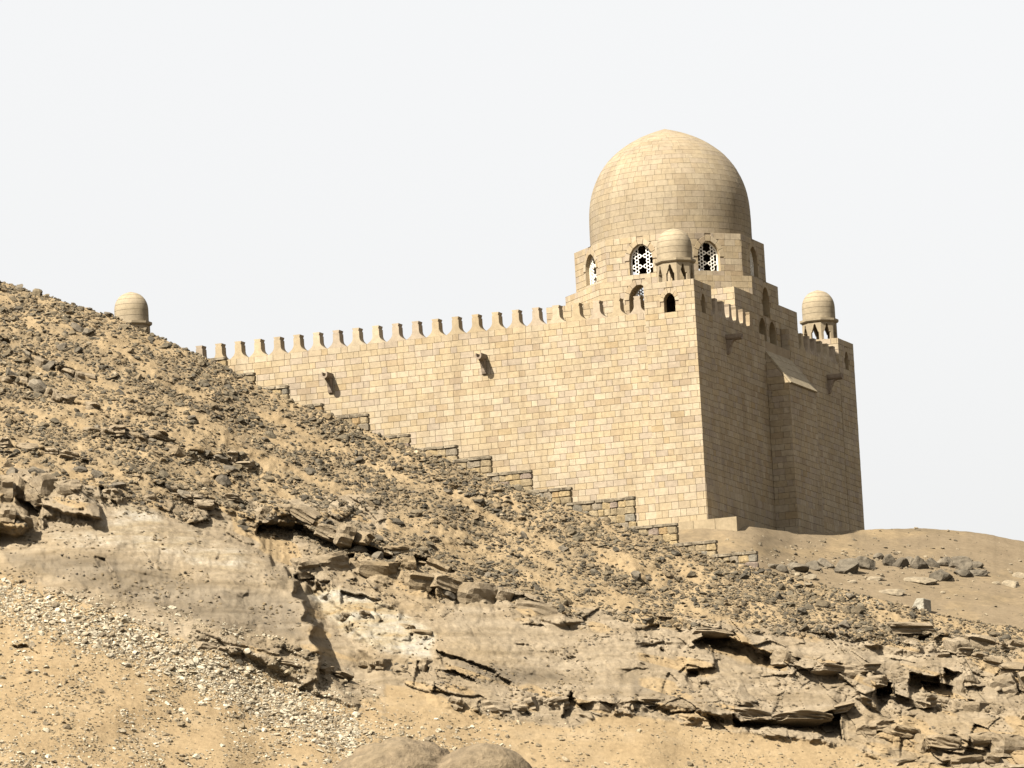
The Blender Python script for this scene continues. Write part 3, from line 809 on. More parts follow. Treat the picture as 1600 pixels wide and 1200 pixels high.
bulge(TP('A', [(980, 690), (1210, 730), (1390, 810), (1450, 880), (1520, 930), (1480, 960), (1330, 900), (1180, 820), (1030, 740)]), 0.6, 10)
bulge(TP('C', [(900, 660), (985, 655), (1000, 700), (985, 780), (1010, 840), (930, 800), (880, 720)]), 1.1, 6)
bulge(TP('B', [(590, 180), (655, 175), (650, 240), (570, 215)]), 0.9, 5)

# ---- hollows in shadow (outline, depth factor): a lip at the top, the floor rising back to the slope
def hollow(pts, fac=1.0, dk=0.0, lip=0.25):
    global disp, dark
    P = np.array(pts); ins, sd_ = poly_mask(pts)
    if not ins.any(): return
    cols = np.where(ins.any(1))[0]
    top = np.full(NU, np.nan); bot = np.full(NU, np.nan)
    for c in cols:
        r = np.where(ins[c])[0]; top[c] = V[c, r[0]]; bot[c] = V[c, r[-1]]
    hmax = np.nanmax(bot - top); r = 0.74 * fac * np.clip(hmax / 34.0, 0.3, 2.0)
    t = (V - top[:, None]) / np.maximum(bot - top, 3)[:, None]
    edge = sstep(0, 2.5, -sd_)
    d = np.where(ins, r * edge * (1 - np.clip(t, 0, 1) ** 2.4), 0); disp += np.nan_to_num(d)
    ab = np.where(~ins & (V < top[:, None]), np.exp(-(top[:, None] - V) / 12.0), 0); disp -= np.nan_to_num(lip * r * ab)
HOL = {'P': [[(22, 745), (34, 742), (50, 790), (62, 800), (66, 838), (48, 838), (40, 812), (22, 780)], [(150, 755), (182, 770), (186, 792), (166, 800), (158, 786)]],
       'A': [[(55, 70), (130, 50), (170, 100), (180, 230), (130, 240), (110, 140)], [(0, 60), (50, 60), (60, 100), (0, 110)], [(75, 285), (140, 270), (120, 295), (85, 300)],
             [(385, 310), (440, 320), (480, 420), (455, 400)], [(995, 690), (1040, 740), (1010, 750)], [(1160, 815), (1220, 800), (1200, 830)], [(40, 690), (110, 685), (175, 720), (130, 745), (80, 715)]],
       'B': [[(20, 20), (190, 60), (250, 80), (330, 110), (440, 130), (570, 180), (580, 210), (480, 190), (360, 150), (330, 180), (150, 120), (160, 210), (100, 200), (40, 160), (0, 100)],
             [(385, 170), (415, 170), (445, 230), (400, 255), (380, 230)], [(655, 180), (700, 195), (830, 240), (830, 272), (720, 262), (650, 242)], [(690, 270), (740, 280), (765, 385), (720, 375)],
             [(820, 300), (870, 310), (890, 375), (850, 415), (825, 390)], [(965, 325), (1000, 335), (1000, 420), (950, 390)], [(1030, 355), (1110, 350), (1300, 420), (1270, 445), (1150, 435), (1060, 390)],
             [(160, 260), (210, 250), (250, 265), (260, 330), (200, 300), (190, 330), (150, 345)], [(350, 320), (520, 370), (490, 395), (430, 400), (350, 390)], [(255, 280), (310, 290), (310, 350), (255, 335)],
             [(638, 505), (660, 500), (664, 545), (642, 550)], [(668, 615), (720, 640), (725, 712), (650, 716)], [(750, 575), (830, 595), (960, 640), (1060, 700), (1070, 765), (960, 740), (850, 680), (770, 640)],
             [(720, 740), (940, 770), (1000, 810), (1030, 860), (990, 855), (950, 820), (860, 800), (740, 765)], [(1090, 800), (1150, 855), (1110, 862)],
             [(1310, 750), (1340, 800), (1400, 790), (1500, 800), (1500, 835), (1470, 850), (1340, 840), (1310, 882), (1280, 860), (1290, 790)], [(1300, 600), (1330, 605), (1345, 640), (1305, 625)], [(1075, 545), (1130, 545), (1160, 570), (1090, 570)],
             [(1380, 515), (1470, 525), (1480, 535), (1400, 530)], [(600, 345), (690, 380), (700, 395), (640, 380)], [(1015, 320), (1090, 340), (1070, 345)]],
       'C': [[(215, 540), (250, 515), (330, 500), (420, 540), (560, 590), (620, 640), (530, 680), (440, 660), (400, 640), (330, 620), (300, 600), (250, 590)], [(640, 610), (715, 622), (700, 638)], [(655, 685), (700, 650), (730, 692)],
             [(790, 635), (890, 650), (930, 660), (890, 722), (840, 690)], [(10, 490), (60, 470), (85, 460), (82, 525), (50, 532)], [(90, 560), (130, 605), (85, 605)], [(190, 650), (245, 660), (252, 740), (220, 760), (190, 700)],
             [(390, 835), (420, 870), (700, 850), (830, 820), (850, 960), (700, 925), (540, 895), (480, 910), (390, 890)], [(-40, 790), (80, 800), (130, 830), (340, 840), (362, 882), (200, 852), (-40, 838)],
             [(990, 700), (1050, 710), (1060, 760), (1000, 840), (985, 760)], [(1120, 670), (1180, 680), (1250, 680), (1250, 740), (1180, 745), (1160, 790), (1120, 780)], [(1262, 650), (1340, 670), (1365, 762), (1270, 750)],
             [(1545, 675), (1620, 655), (1640, 700), (1560, 705)], [(1365, 780), (1400, 780), (1390, 860), (1370, 830)], [(1160, 520), (1220, 510), (1230, 550), (1180, 620), (1160, 590)], [(1240, 585), (1360, 590), (1340, 632), (1240, 612)],
             [(1435, 615), (1500, 635), (1480, 642)], [(1290, 920), (1380, 950), (1480, 930), (1640, 960), (1640, 990), (1400, 970), (1280, 960)], [(930, 900), (1000, 885), (1000, 930), (950, 935)], [(1210, 1045), (1340, 1030), (1350, 1075), (1200, 1075)],
             [(870, 412), (960, 418), (885, 432)], [(800, 480), (905, 472), (920, 500), (840, 503)], [(460, 790), (500, 795), (520, 835), (480, 815)], [(1110, 850), (1160, 840), (1140, 865)], [(1230, 770), (1300, 770), (1290, 810), (1240, 800)], [(1480, 740), (1540, 725), (1530, 770), (1490, 770)]],
       'D': [[(130, 370), (200, 400), (270, 450), (280, 492), (200, 472), (120, 412)], [(290, 440), (400, 492), (442, 530), (430, 562), (380, 550), (290, 492)], [(0, 500), (90, 540), (180, 560), (280, 600), (260, 617), (150, 600), (0, 547)],
             [(90, 490), (230, 530), (170, 570), (100, 530)], [(350, 635), (440, 640), (430, 668), (370, 657)], [(420, 755), (530, 765), (520, 792), (430, 777)], [(550, 785), (690, 800), (690, 838), (560, 818)], [(710, 810), (790, 825), (760, 842)],
             [(840, 840), (920, 860), (890, 882)], [(940, 870), (1080, 900), (1180, 930), (1180, 972), (1090, 952), (1010, 922)], [(1060, 1000), (1150, 1000), (1200, 1072), (1130, 1062), (1060, 1032)], [(770, 1030), (920, 1070), (970, 1112), (880, 1107), (780, 1062)],
             [(1050, 1090), (1250, 1150), (1230, 1182), (1070, 1112)], [(0, 840), (150, 855), (100, 873)], [(190, 860), (250, 880), (200, 888)], [(400, 910), (450, 920), (440, 967), (400, 952)], [(0, 300), (50, 330), (60, 360), (0, 345)]]}
for t, ps in HOL.items():
    for q in ps: hollow(TP(t, q), 1.0 if t != 'D' else 1.15)
for k_ in (0, 7): hollow(TP('C', HOL['C'][k_]), 0.9)
hollow(TP('B', HOL['B'][0]), 0.5); hollow(TP('C', HOL['C'][10]), 0.6); hollow(TP('C', HOL['C'][11]), 0.6); hollow(TP('C', HOL['C'][9]), 0.8)

for z, a in ((TP('B', [(200, 320), (350, 310), (520, 375), (640, 430), (750, 510), (740, 590), (720, 620), (600, 600), (480, 570), (380, 520), (300, 450), (250, 380)]), 1.25), (TP('A', [(440, 110), (520, 70), (700, 120), (720, 190), (560, 260), (450, 220)]), 0.55),
             (TP('A', [(180, 200), (500, 120), (760, 180), (1050, 290), (1190, 380), (1000, 420), (600, 330), (200, 280)]), 0.42), (TP('A', [(1020, 740), (1200, 745), (1390, 820), (1480, 930), (1300, 880)]), 0.4), (TP('B', [(1240, 510), (1290, 560), (1300, 690), (1340, 720), (1280, 700), (1260, 600)]), 0.5), (TP('B', [(1115, 470), (1160, 540), (1130, 510)]), 0.5)):
    _, sd_ = poly_mask(z); pale = np.maximum(pale, a * (1 - sstep(-26, 16, sd_)) + 0.25 * (sd_ < 0) * fbm(U / 20, V / 9, 4, 2))
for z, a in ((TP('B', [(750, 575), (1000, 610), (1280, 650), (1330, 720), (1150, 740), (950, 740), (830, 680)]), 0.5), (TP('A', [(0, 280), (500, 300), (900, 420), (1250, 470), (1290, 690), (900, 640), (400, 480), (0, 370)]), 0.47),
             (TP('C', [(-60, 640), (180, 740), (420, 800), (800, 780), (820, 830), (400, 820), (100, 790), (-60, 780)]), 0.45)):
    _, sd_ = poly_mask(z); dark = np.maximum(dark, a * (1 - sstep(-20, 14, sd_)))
sand_in_rock = rock * sstep(0.55, 0.72, vnoise(U / 55, (V - dip * U) / 14, 4)) * (1 - smoothm)
sandm = np.clip(1 - rock, 0, 1); sandm = np.maximum(sandm, 0.8 * sand_in_rock) * (1 - pale)

disp *= sstep(0, 8, V - CVn) * 0.85 + 0.15
DEP = base + disp
PTS = at(U.ravel(), V.ravel(), DEP.ravel()).reshape(NU, NV, 3)
# rows behind the crest (the back of the hill) and below the picture (down to the plain)
c0 = PTS[:, 0]; back = []
for dy, dz in ((60.0, -52.0), (25.0, -22.0), (7.0, -4.5), (1.6, -0.5)): back.append(c0 + np.array([0, dy, dz]))
GZ = -2.2
last = PTS[:, -1]; fwd = []
for k in (0.15, 0.35, 0.6, 0.85, 1.0):
    q = last.copy(); drop = (last[:, 2] - (GZ - 0.5)) * k; q[:, 2] -= drop; q[:, 1] -= drop / 0.62; fwd.append(q)
ALL = np.concatenate([np.stack(back, 1), PTS, np.stack(fwd, 1)], 1)
# columns carried on to both sides
def ext(col, dx, dz): return col + np.array([dx, 0, dz])
Lx = [ext(ALL[0], -90, 14), ext(ALL[0], -25, 6)]; Rx = [ext(ALL[-1], 25, -4), ext(ALL[-1], 90, -16)]
ALL = np.concatenate([np.stack(Lx), ALL, np.stack(Rx)], 0)
def padm(a):
    b = np.concatenate([np.repeat(a[:, :1], 4, 1), a, np.repeat(a[:, -1:], 5, 1)], 1)
    return np.concatenate([np.repeat(b[:1], 2, 0), b, np.repeat(b[-1:], 2, 0)], 0)
def grid_mesh(name, A, mat, attrs):
    nu, nv = A.shape[:2]; idx = np.arange(nu * nv).reshape(nu, nv)
    q = np.stack([idx[:-1, :-1], idx[:-1, 1:], idx[1:, 1:], idx[1:, :-1]], -1).reshape(-1, 4)
    me = bpy.data.meshes.new(name); me.vertices.add(nu * nv); me.vertices.foreach_set("co", A.reshape(-1).astype(np.float32))
    me.loops.add(q.size); me.loops.foreach_set("vertex_index", q.ravel().astype(np.int32))
    me.polygons.add(len(q)); me.polygons.foreach_set("loop_start", np.arange(0, q.size, 4, dtype=np.int32)); 
    me.polygons.foreach_set("use_smooth", np.ones(len(q), bool))
    me.update(); me.validate()
    for k, a in attrs.items():
        at_ = me.attributes.new(k, 'FLOAT', 'POINT'); at_.data.foreach_set("value", a.reshape(-1).astype(np.float32))
    me.materials.append(mat); return me

def terrain_material(name, mound=False):
    mt, nt, b = new_mat(name, 0.97); b.inputs['Specular IOR Level'].default_value = 0.05
    geo = N(nt, "ShaderNodeNewGeometry"); pos = geo.outputs['Position']
    def attr(n): return N(nt, "ShaderNodeAttribute", attribute_name=n).outputs['Fac']
    nf = noise_tex(nt, 3.5, 6, 0.7, pos); nm = noise_tex(nt, 0.5, 5, 0.6, pos); nl = noise_tex(nt, 0.12, 4, 0.55, pos)
    sand = ramp(nt, nm.outputs['Fac'], [(0.3, (0.275, 0.197, 0.108)), (0.55, (0.312, 0.228, 0.128)), (0.75, (0.332, 0.250, 0.150))])
    if mound: sand = ramp(nt, nm.outputs['Fac'], [(0.3, (0.222, 0.168, 0.104)), (0.55, (0.250, 0.190, 0.118)), (0.75, (0.272, 0.208, 0.132))])
    gr = ramp(nt, nf.outputs['Fac'], [(0.3, (0.80, 0.80, 0.80)), (0.7, (1.12, 1.12, 1.12))])
    sand = mixc(nt, 1.0, sand, gr, 'MULTIPLY')
    # rock: bands of tan, mauve-brown and grey along the bedding
    mp = N(nt, "ShaderNodeMapping"); mp.inputs['Scale'].default_value = (0.22, 0.22, 1.5); mp.inputs['Rotation'].default_value = (0, math.radians(12), 0); nt.links.new(pos, mp.inputs['Vector'])
    ns = noise_tex(nt, 1.1, 6, 0.65, mp.outputs[0], 0.4)
    rk = ramp(nt, ns.outputs['Fac'], [(0.30, (0.190, 0.146, 0.090)), (0.45, (0.255, 0.200, 0.130)), (0.58, (0.300, 0.240, 0.162)), (0.72, (0.345, 0.280, 0.192))])
    og = ramp(nt, nl.outputs['Fac'], [(0.52, (0, 0, 0)), (0.66, (1, 1, 1))])
    rk = mixc(nt, N_mul(nt, og, 0.45), rk, (0.26, 0.188, 0.10))
    gr2 = ramp(nt, nf.outputs['Fac'], [(0.28, (0.72, 0.72, 0.73)), (0.72, (1.14, 1.13, 1.12))])
    rk = mixc(nt, 1.0, rk, gr2, 'MULTIPLY')
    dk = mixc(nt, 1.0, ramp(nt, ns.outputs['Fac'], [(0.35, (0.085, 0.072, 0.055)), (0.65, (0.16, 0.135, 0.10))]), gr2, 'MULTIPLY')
    pl = mixc(nt, 1.0, ramp(nt, ns.outputs['Fac'], [(0.32, (0.30, 0.215, 0.11)), (0.46, (0.335, 0.275, 0.18)), (0.60, (0.385, 0.345, 0.27)), (0.75, (0.30, 0.275, 0.23))]), gr2, 'MULTIPLY')
    # ragged edges for every mask
    def rag(f, amt=0.5):
        a = N(nt, "ShaderNodeMath", operation='MULTIPLY_ADD'); nt.links.new(nf.outputs['Fac'], a.inputs[0]); a.inputs[1].default_value = amt; nt.links.new(f, a.inputs[2])
        r = N(nt, "ShaderNodeMapRange"); nt.links.new(a.outputs[0], r.inputs[0]); r.inputs[1].default_value = 0.5 + amt * 0.5 - 0.22; r.inputs[2].default_value = 0.5 + amt * 0.5 + 0.22
        return r.outputs[0]
    col = rk
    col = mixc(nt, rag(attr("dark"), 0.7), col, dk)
    col = mixc(nt, rag(attr("pale"), 0.8), col, pl)
    gravel = mixc(nt, 1.0, ramp(nt, nm.outputs['Fac'], [(0.35, (0.22, 0.168, 0.102)), (0.65, (0.33, 0.245, 0.14))]), gr2, 'MULTIPLY')
    sn = mixc(nt, rag(attr("gravel"), 0.8), sand, gravel)
    col = mixc(nt, rag(attr("sand"), 0.5), col, sn)
    col = mixc(nt, 1.0, col, (0.50, 0.50, 0.505) if not mound else (0.43, 0.43, 0.435), 'MULTIPLY')
    nt.links.new(col, b.inputs['Base Color'])
    nb = noise_tex(nt, 1.7, 8, 0.72, pos)
    bump(nt, b, nb.outputs['Fac'], 0.55 if not mound else 0.25, 0.25 if not mound else 0.1)
    return mt
def N_mul(nt, s, k):
    n = N(nt, "ShaderNodeMath", operation='MULTIPLY'); nt.links.new(s, n.inputs[0]); n.inputs[1].default_value = k; return n.outputs[0]
M_HILL = terrain_material("desert_hillside"); M_MOUND = terrain_material("sandy_mound", True)

gravelm = upper * (1 - rock) * np.clip(0.80 + 0.9 * fbm(U / 60, (V - 0.45 * U) / 16, 4, 6), 0, 1)
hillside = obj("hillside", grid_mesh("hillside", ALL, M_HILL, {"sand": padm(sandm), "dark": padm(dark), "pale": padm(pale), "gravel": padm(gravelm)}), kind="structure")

def hill_at(u, v):
    """terrain point, outward normal there, for scattered photo pixels"""
    fi = np.clip((u - U1[0]) / (U1[1] - U1[0]), 0, NU - 1.001); i = fi.astype(int)
    cvv = CVn[i, 0]; fj = np.clip((v - cvv) / (VB - cvv) * (NV - 1), 0, NV - 1.001); j = fj.astype(int)
    i = np.minimum(i, NU - 3); j = np.minimum(j, NV - 3)
    p = PTS[i, j] * (1 - (fi - i))[:, None] + PTS[i + 1, j] * (fi - i)[:, None]
    return p, i, j

# ---- sandy mound beside the building
MU = np.linspace(960, 1900, 320); 
mt_u = [960, 1000, 1060, 1100, 1150, 1180, 1240, 1300, 1346, 1430, 1500, 1550, 1600, 1700, 1900]
mt_v = [838, 833, 826, 823, 821, 824, 832, 831, 828, 825, 829, 836, 846, 872, 925]
md = [320.5, 320, 319.3, 318.8, 318.6, 319.6, 325.0, 328, 329.6, 331.6, 332.6, 333.2, 333.4, 333, 331]
mtv = np.interp(MU, mt_u, mt_v); mtd = np.interp(MU, mt_u, md)
for _ in range(3): mtv[2:-2] = (mtv[:-4] + mtv[1:-3] + mtv[2:-2] + mtv[3:-1] + mtv[4:]) / 5; mtd[2:-2] = (mtd[:-4] + mtd[1:-3] + mtd[2:-2] + mtd[3:-1] + mtd[4:]) / 5
NM = 130; tt = np.linspace(0, 1, NM)
bv = crest(MU) + 14; bd = crest_depth(MU) + 1.2
mtv = mtv + 1.2 * fbm(MU / 14, MU * 0 + 1.7, 3, 4)
MV = mtv[:, None] + (bv - mtv)[:, None] * tt[None]
e_ = tt[None] ** 0.9
MD = mtd[:, None] + (np.minimum(bd, mtd - 0.4) - mtd)[:, None] * e_
MUU = np.repeat(MU[:, None], NM, 1)
MD -= (0.5 * fbm(MUU / 120, MV / 60, 3, 2) + 0.12 * fbm(MUU / 22, MV / 14, 3, 4)) * sstep(0, 0.15, tt)[None] * (1 - sstep(0.85, 1, tt))[None]
MP = at(MUU.ravel(), MV.ravel(), MD.ravel()).reshape(320, NM, 3)
mb = [MP[:, 0] + np.array([0, 70, -45.0]), MP[:, 0] + np.array([0, 26, -6.0]), MP[:, 0] + np.array([0, 8, -1.2]), MP[:, 0] + np.array([0, 2, -0.12])]
MA = np.concatenate([np.stack(mb, 1), MP, (MP[:, -1] + np.array([0, -1.5, -3.0]))[:, None]], 1)
z0 = np.zeros(MA.shape[:2])
obj("sand_mound", grid_mesh("sand_mound", MA, M_MOUND, {"sand": z0 + 1, "dark": z0, "pale": z0, "gravel": np.concatenate([np.zeros((320, 4)), np.clip(0.35 + 0.9 * fbm(MUU / 60, MV / 18, 4, 3), 0, 1), np.zeros((320, 1))], 1)}), kind="structure")
def mound_at(u, v):
    i = int(np.clip(np.searchsorted(MU, u), 1, 318)); j = int(np.clip((v - mtv[i]) / (bv[i] - mtv[i]) * (NM - 1), 0, NM - 1)); return MP[i, j]

# plateau under the building and the desert plain all round
pa = Acc(); q = bw([(0.3, 0.3, -12.6), (32.7, 0.3, -12.6), (32.7, 26.1, -12.6), (0.3, 26.1, -12.6)])
pa.add(q, [(0, 1, 2, 3)], (1, 1, 1))
pm = pa.mesh("plateau", M_MOUND)
for k, val in (("sand", 1.0),):
    a_ = pm.attributes.new(k, 'FLOAT', 'POINT'); a_.data.foreach_set("value", [val] * len(pm.vertices))
obj("plateau", pm, kind="structure")
ga = Acc(); S_ = 12000.0
ga.add([(-S_, -S_, GZ), (S_, -S_, GZ), (S_, S_, GZ), (-S_, S_, GZ)], [(0, 1, 2, 3)])
M_VAL, _nt, _b = new_mat("valley_soil", 0.95); _n = noise_tex(_nt, 0.02, 5, 0.6, N(_nt, "ShaderNodeNewGeometry").outputs["Position"]); _nt.links.new(ramp(_nt, _n.outputs["Fac"], [(0.35, (0.055, 0.05, 0.03)), (0.65, (0.10, 0.08, 0.05))]), _b.inputs["Base Color"])
gm = ga.mesh("ground", M_VAL); a_ = gm.attributes.new("sand", 'FLOAT', 'POINT'); a_.data.foreach_set("value", [1.0] * 4)
obj("ground", gm, kind="structure")

# ---- squared blocks of rock standing out along the ledges
def block_shape(seed):
    r = np.random.default_rng(seed); bm = bmesh.new(); bmesh.ops.create_cube(bm, size=2.0); bmesh.ops.subdivide_edges(bm, edges=list(bm.edges), cuts=5, use_grid_fill=True)
    v = np.array([p.co[:] for p in bm.verts]); 
    for _ in range(9):
        n = r.normal(size=3) * np.array([1, 0.8, 0.8]); n /= np.linalg.norm(n); s_ = v @ n; dmax = np.abs(n).sum(); d = dmax * r.uniform(0.62, 0.85); o_ = s_ > d
        v[o_] -= np.outer(s_[o_] - d, n)
    step = 0.10 * np.sign(v[:, 2:3] - r.uniform(-0.5, 0.5)) * (v[:, 1:2] < -0.5); v[:, 1:2] -= step          # a bedding step on the face
    o1, o2, o3 = r.uniform(0, 50, 3)
    v = v * (1 + 0.16 * fbm(v[:, 0] * 1.3 + o1, v[:, 2] * 1.3 + v[:, 1] * 0.9 + o2, 3, int(o3) % 9))[:, None]
    rr_ = np.abs(v).max(1) / np.maximum(np.linalg.norm(v, axis=1), 1e-6); v = v * (0.80 + 0.20 * np.clip(rr_ * 1.25, 0, 1))[:, None]      # worn corners
    v[:, 1] += 0.10 * (np.floor(v[:, 2] * 3.5 + 0.6 * fbm(v[:, 0] + o2, v[:, 0] * 0 + o1, 2, 3)) % 2)                                  # bedding layers in the face
    v += r.normal(0, 0.022, v.shape)
    for p, q_ in zip(bm.verts, v): p.co = q_
    me = bpy.data.meshes.new("ledge_block"); bm.to_mesh(me); bm.free(); me.materials.append(M_HILL); return me
BLK = [block_shape(300 + i) for i in range(12)]
def dep_at(u, v):
    i = int(np.clip((u - U1[0]) / (U1[1] - U1[0]), 0, NU - 1)); j = int(np.clip((v - CVn[i, 0]) / (VB - CVn[i, 0]) * (NV - 1), 0, NV - 1)); return DEP[i, j]
brg = np.random.default_rng(77)
def block_row(pts, h, w0, w1, prot=0.55, skip=0.22, thick=1.5):
    P = np.array(pts); u = max(P[0, 0], -60); end = min(P[-1, 0], 1660)
    while u < end:
        w = (w0 + (w1 * 1.25 - w0) * brg.random() ** 1.5); um = u + w / 2; e = np.interp(um, P[:, 0], P[:, 1]); sl_ = (np.interp(um + 15, P[:, 0], P[:, 1]) - np.interp(um - 15, P[:, 0], P[:, 1])) / 30
        if brg.random() > skip:
            hh = h * brg.uniform(0.55, 1.35); dt = dep_at(um, e + hh * 0.5); px = dt / F_PX; th_ = thick * brg.uniform(0.7, 1.2)
            pr_ = prot * brg.uniform(0.2, 1.15)
            c = at([um], [e + hh * 0.52 + brg.normal(0, 4)], [dt + th_ / 2 - pr_])[0]
            o = obj("ledge_block", BLK[brg.integers(12)], hillside); o.location = tuple(c); o.scale = (w * px * 0.53, th_ / 2, hh * px * 0.55)
            o.rotation_euler = (brg.normal(0.06, 0.09), math.atan(sl_) * 0.9 + brg.normal(0, 0.10), brg.normal(0.12, 0.32))
        u += w * brg.uniform(0.86, 1.05)
block_row(TP('B', [(430, 178), (600, 243), (750, 265), (900, 291), (1050, 343), (1310, 415)]), 36, 30, 62, 0.6, 0.12)
block_row(TP('B', [(600, 180), (720, 200), (840, 248)]), 18, 18, 34, 0.5, 0.2)
block_row(TP('B', [(710, 738), (860, 778), (960, 803), (1100, 793), (1300, 748), (1420, 788), (1600, 778)]), 22, 22, 48, 0.5, 0.2)
block_row(TP('C', [(-40, 770), (80, 780), (340, 822), (540, 842), (700, 834), (830, 800)]), 15, 40, 80, 0.9, 0.05, 2.4)
block_row(TP('C', [(220, 505), (330, 490), (560, 585), (740, 640), (900, 648)]), 16, 28, 56, 0.7, 0.15)
block_row(TP('C', [(900, 885), (1000, 877), (1250, 940), (1380, 950), (1480, 930), (1640, 960)]), 26, 22, 48, 0.6, 0.1)
block_row(TP('C', [(640, 650), (760, 655), (900, 668), (1000, 690), (1080, 660)]), 26, 24, 44, 0.6, 0.3)
block_row(TP('C', [(1080, 645), (1260, 650), (1360, 670), (1500, 695), (1620, 660)]), 34, 24, 46, 0.7, 0.3)
block_row(TP('C', [(880, 483), (1000, 478), (1180, 503), (1300, 513), (1500, 543), (1640, 570)]), 28, 26, 56, 0.5, 0.2)
block_row(TP('C', [(1230, 583), (1360, 583), (1500, 623), (1640, 630)]), 18, 24, 46, 0.5, 0.25)
block_row(TP('C', [(1150, 755), (1360, 773), (1480, 803), (1640, 850)]), 22, 22, 44, 0.5, 0.25)
block_row(TP('C', [(1000, 1020), (1180, 1025), (1350, 1012), (1500, 1040), (1640, 1060)]), 18, 26, 52, 0.5, 0.25)
block_row(TP('A', [(-150, -25), (0, -8), (180, 2), (330, 22), (420, 70)]), 34, 26, 54, 0.8, 0.15)
block_row(TP('A', [(-150, 110), (0, 120), (110, 150)]), 26, 24, 44, 0.6, 0.2)
block_row(TP('A', [(420, 30), (560, 60), (760, 60), (900, 95), (1080, 130)]), 14, 14, 30, 0.5, 0.3)
block_row(TP('A', [(1090, 112), (1230, 108), (1400, 192), (1600, 272)]), 24, 18, 38, 0.7, 0.12)
block_row(TP('B', [(60, 170), (160, 200), (300, 190), (390, 180)]), 22, 24, 44, 0.5, 0.3)
block_row(TP('D', [(0, 495), (100, 520), (240, 560), (420, 640)]), 16, 14, 32, 0.6, 0.2)
block_row(TP('D', [(110, 370), (270, 435), (440, 503)]), 22, 20, 36, 0.6, 0.15)
block_row(TP('D', [(400, 750), (550, 780), (700, 800), (930, 860), (1090, 890), (1200, 930)]), 14, 14, 30, 0.6, 0.25)
block_row(TP('D', [(0, 835), (160, 850), (420, 900), (560, 950), (780, 1020), (960, 1080), (1260, 1140)]), 12, 12, 28, 0.5, 0.3)
block_row([(505, 935), (540, 950), (600, 965), (650, 985)], 12, 14, 30, 0.35, 0.3)
block_row([(560, 1030), (610, 1040), (660, 1035), (690, 1045)], 18, 16, 30, 0.4, 0.2)
block_row([(300, 1002), (370, 1015), (430, 1025), (500, 1050)], 14, 20, 40, 0.4, 0.3)

block_row([(500, 1040), (530, 1056), (575, 1076)], 14, 14, 26, 0.4, 0.3)

# ================================================================== STEPPED RUBBLE WALL
def on_plane_Y(u, v, Y0):
    d = ray([u], [v])[0]; dep = (Y0 + REF @ AY) / (d @ AY); P = CAM + d * dep
    return (P - REF) @ AX, P[2] - REF[2]
def stone_variant(seed, rough=0.10):
    """unit stone (-.5...5), front face -y, worn edges"""
    r = np.random.default_rng(seed); bm = bmesh.new(); bmesh.ops.create_cube(bm, size=1.0)
    bmesh.ops.bevel(bm, geom=list(bm.edges), offset=0.13, segments=1, affect='EDGES')
    for v in bm.verts:
        v.co += Vector(r.normal(0, 0.035, 3)); 
        if v.co.y < -0.3: v.co.y -= r.uniform(0, rough)
    me = bpy.data.meshes.new("stone"); bm.to_mesh(me); bm.free()
    ca = me.color_attributes.new("Col", 'FLOAT_COLOR', 'POINT'); ca.data.foreach_set("color", [1.0] * 4 * len(me.vertices)); me.materials.append(M_RUBBLE); return me
SV = [stone_variant(500 + i) for i in range(8)]
RUB = [((0.235, 0.19, 0.125), 5), ((0.27, 0.21, 0.125), 4), ((0.21, 0.18, 0.14), 3), ((0.28, 0.20, 0.10), 0.9), ((0.20, 0.16, 0.135), 1.5), ((0.25, 0.18, 0.10), 2), ((0.165, 0.15, 0.125), 1)]
_rc = np.array([p[0] for p in RUB]); _rw = np.array([p[1] for p in RUB], float); _rw /= _rw.sum()
WY = -5.0; WTH = 0.34
steps = [(352, 557), (396, 581), (449, 601), (503, 629), (574, 645), (638, 677), (713, 694), (766, 712), (829, 733), (891, 760), (990, 775), (1057, 816), (1118, 843), (1181, 860)]
sxz = [on_plane_Y(u, v, WY) for u, v in steps]
wbase = bw([sxz[-1][0], WY, sxz[-1][1] - 1.6])[0]
bwall = empty("stair_parapet", tuple(wbase), -YAW, label="stepped rubble stone wall climbing the hill crest before the sunlit wall", category="stone wall")
def WL(P):                                    # building coords -> local of the wall root
    P = np.atleast_2d(np.asarray(P, float)); q = P - np.array([sxz[-1][0], WY, sxz[-1][1] - 1.6]); return np.stack([-q[:, 0], q[:, 1], q[:, 2]], 1)
core = Acc()
def put_stone(x0, x1, z0, z1, name, ext=0.0, col=None):
    o = obj(name, SV[rng.integers(8)], bwall, tuple(_rc[rng.choice(len(_rc), p=_rw)] * np.array([1.28, 1.24, 1.14]) * rng.uniform(0.85, 1.15)) if col is None else col)
    o.location = tuple(WL([(x0 + x1) / 2, WY + WTH / 2 - 0.0, (z0 + z1) / 2])[0])
    o.scale = ((x1 - x0) * 0.99, WTH + ext, (z1 - z0) * 0.99)
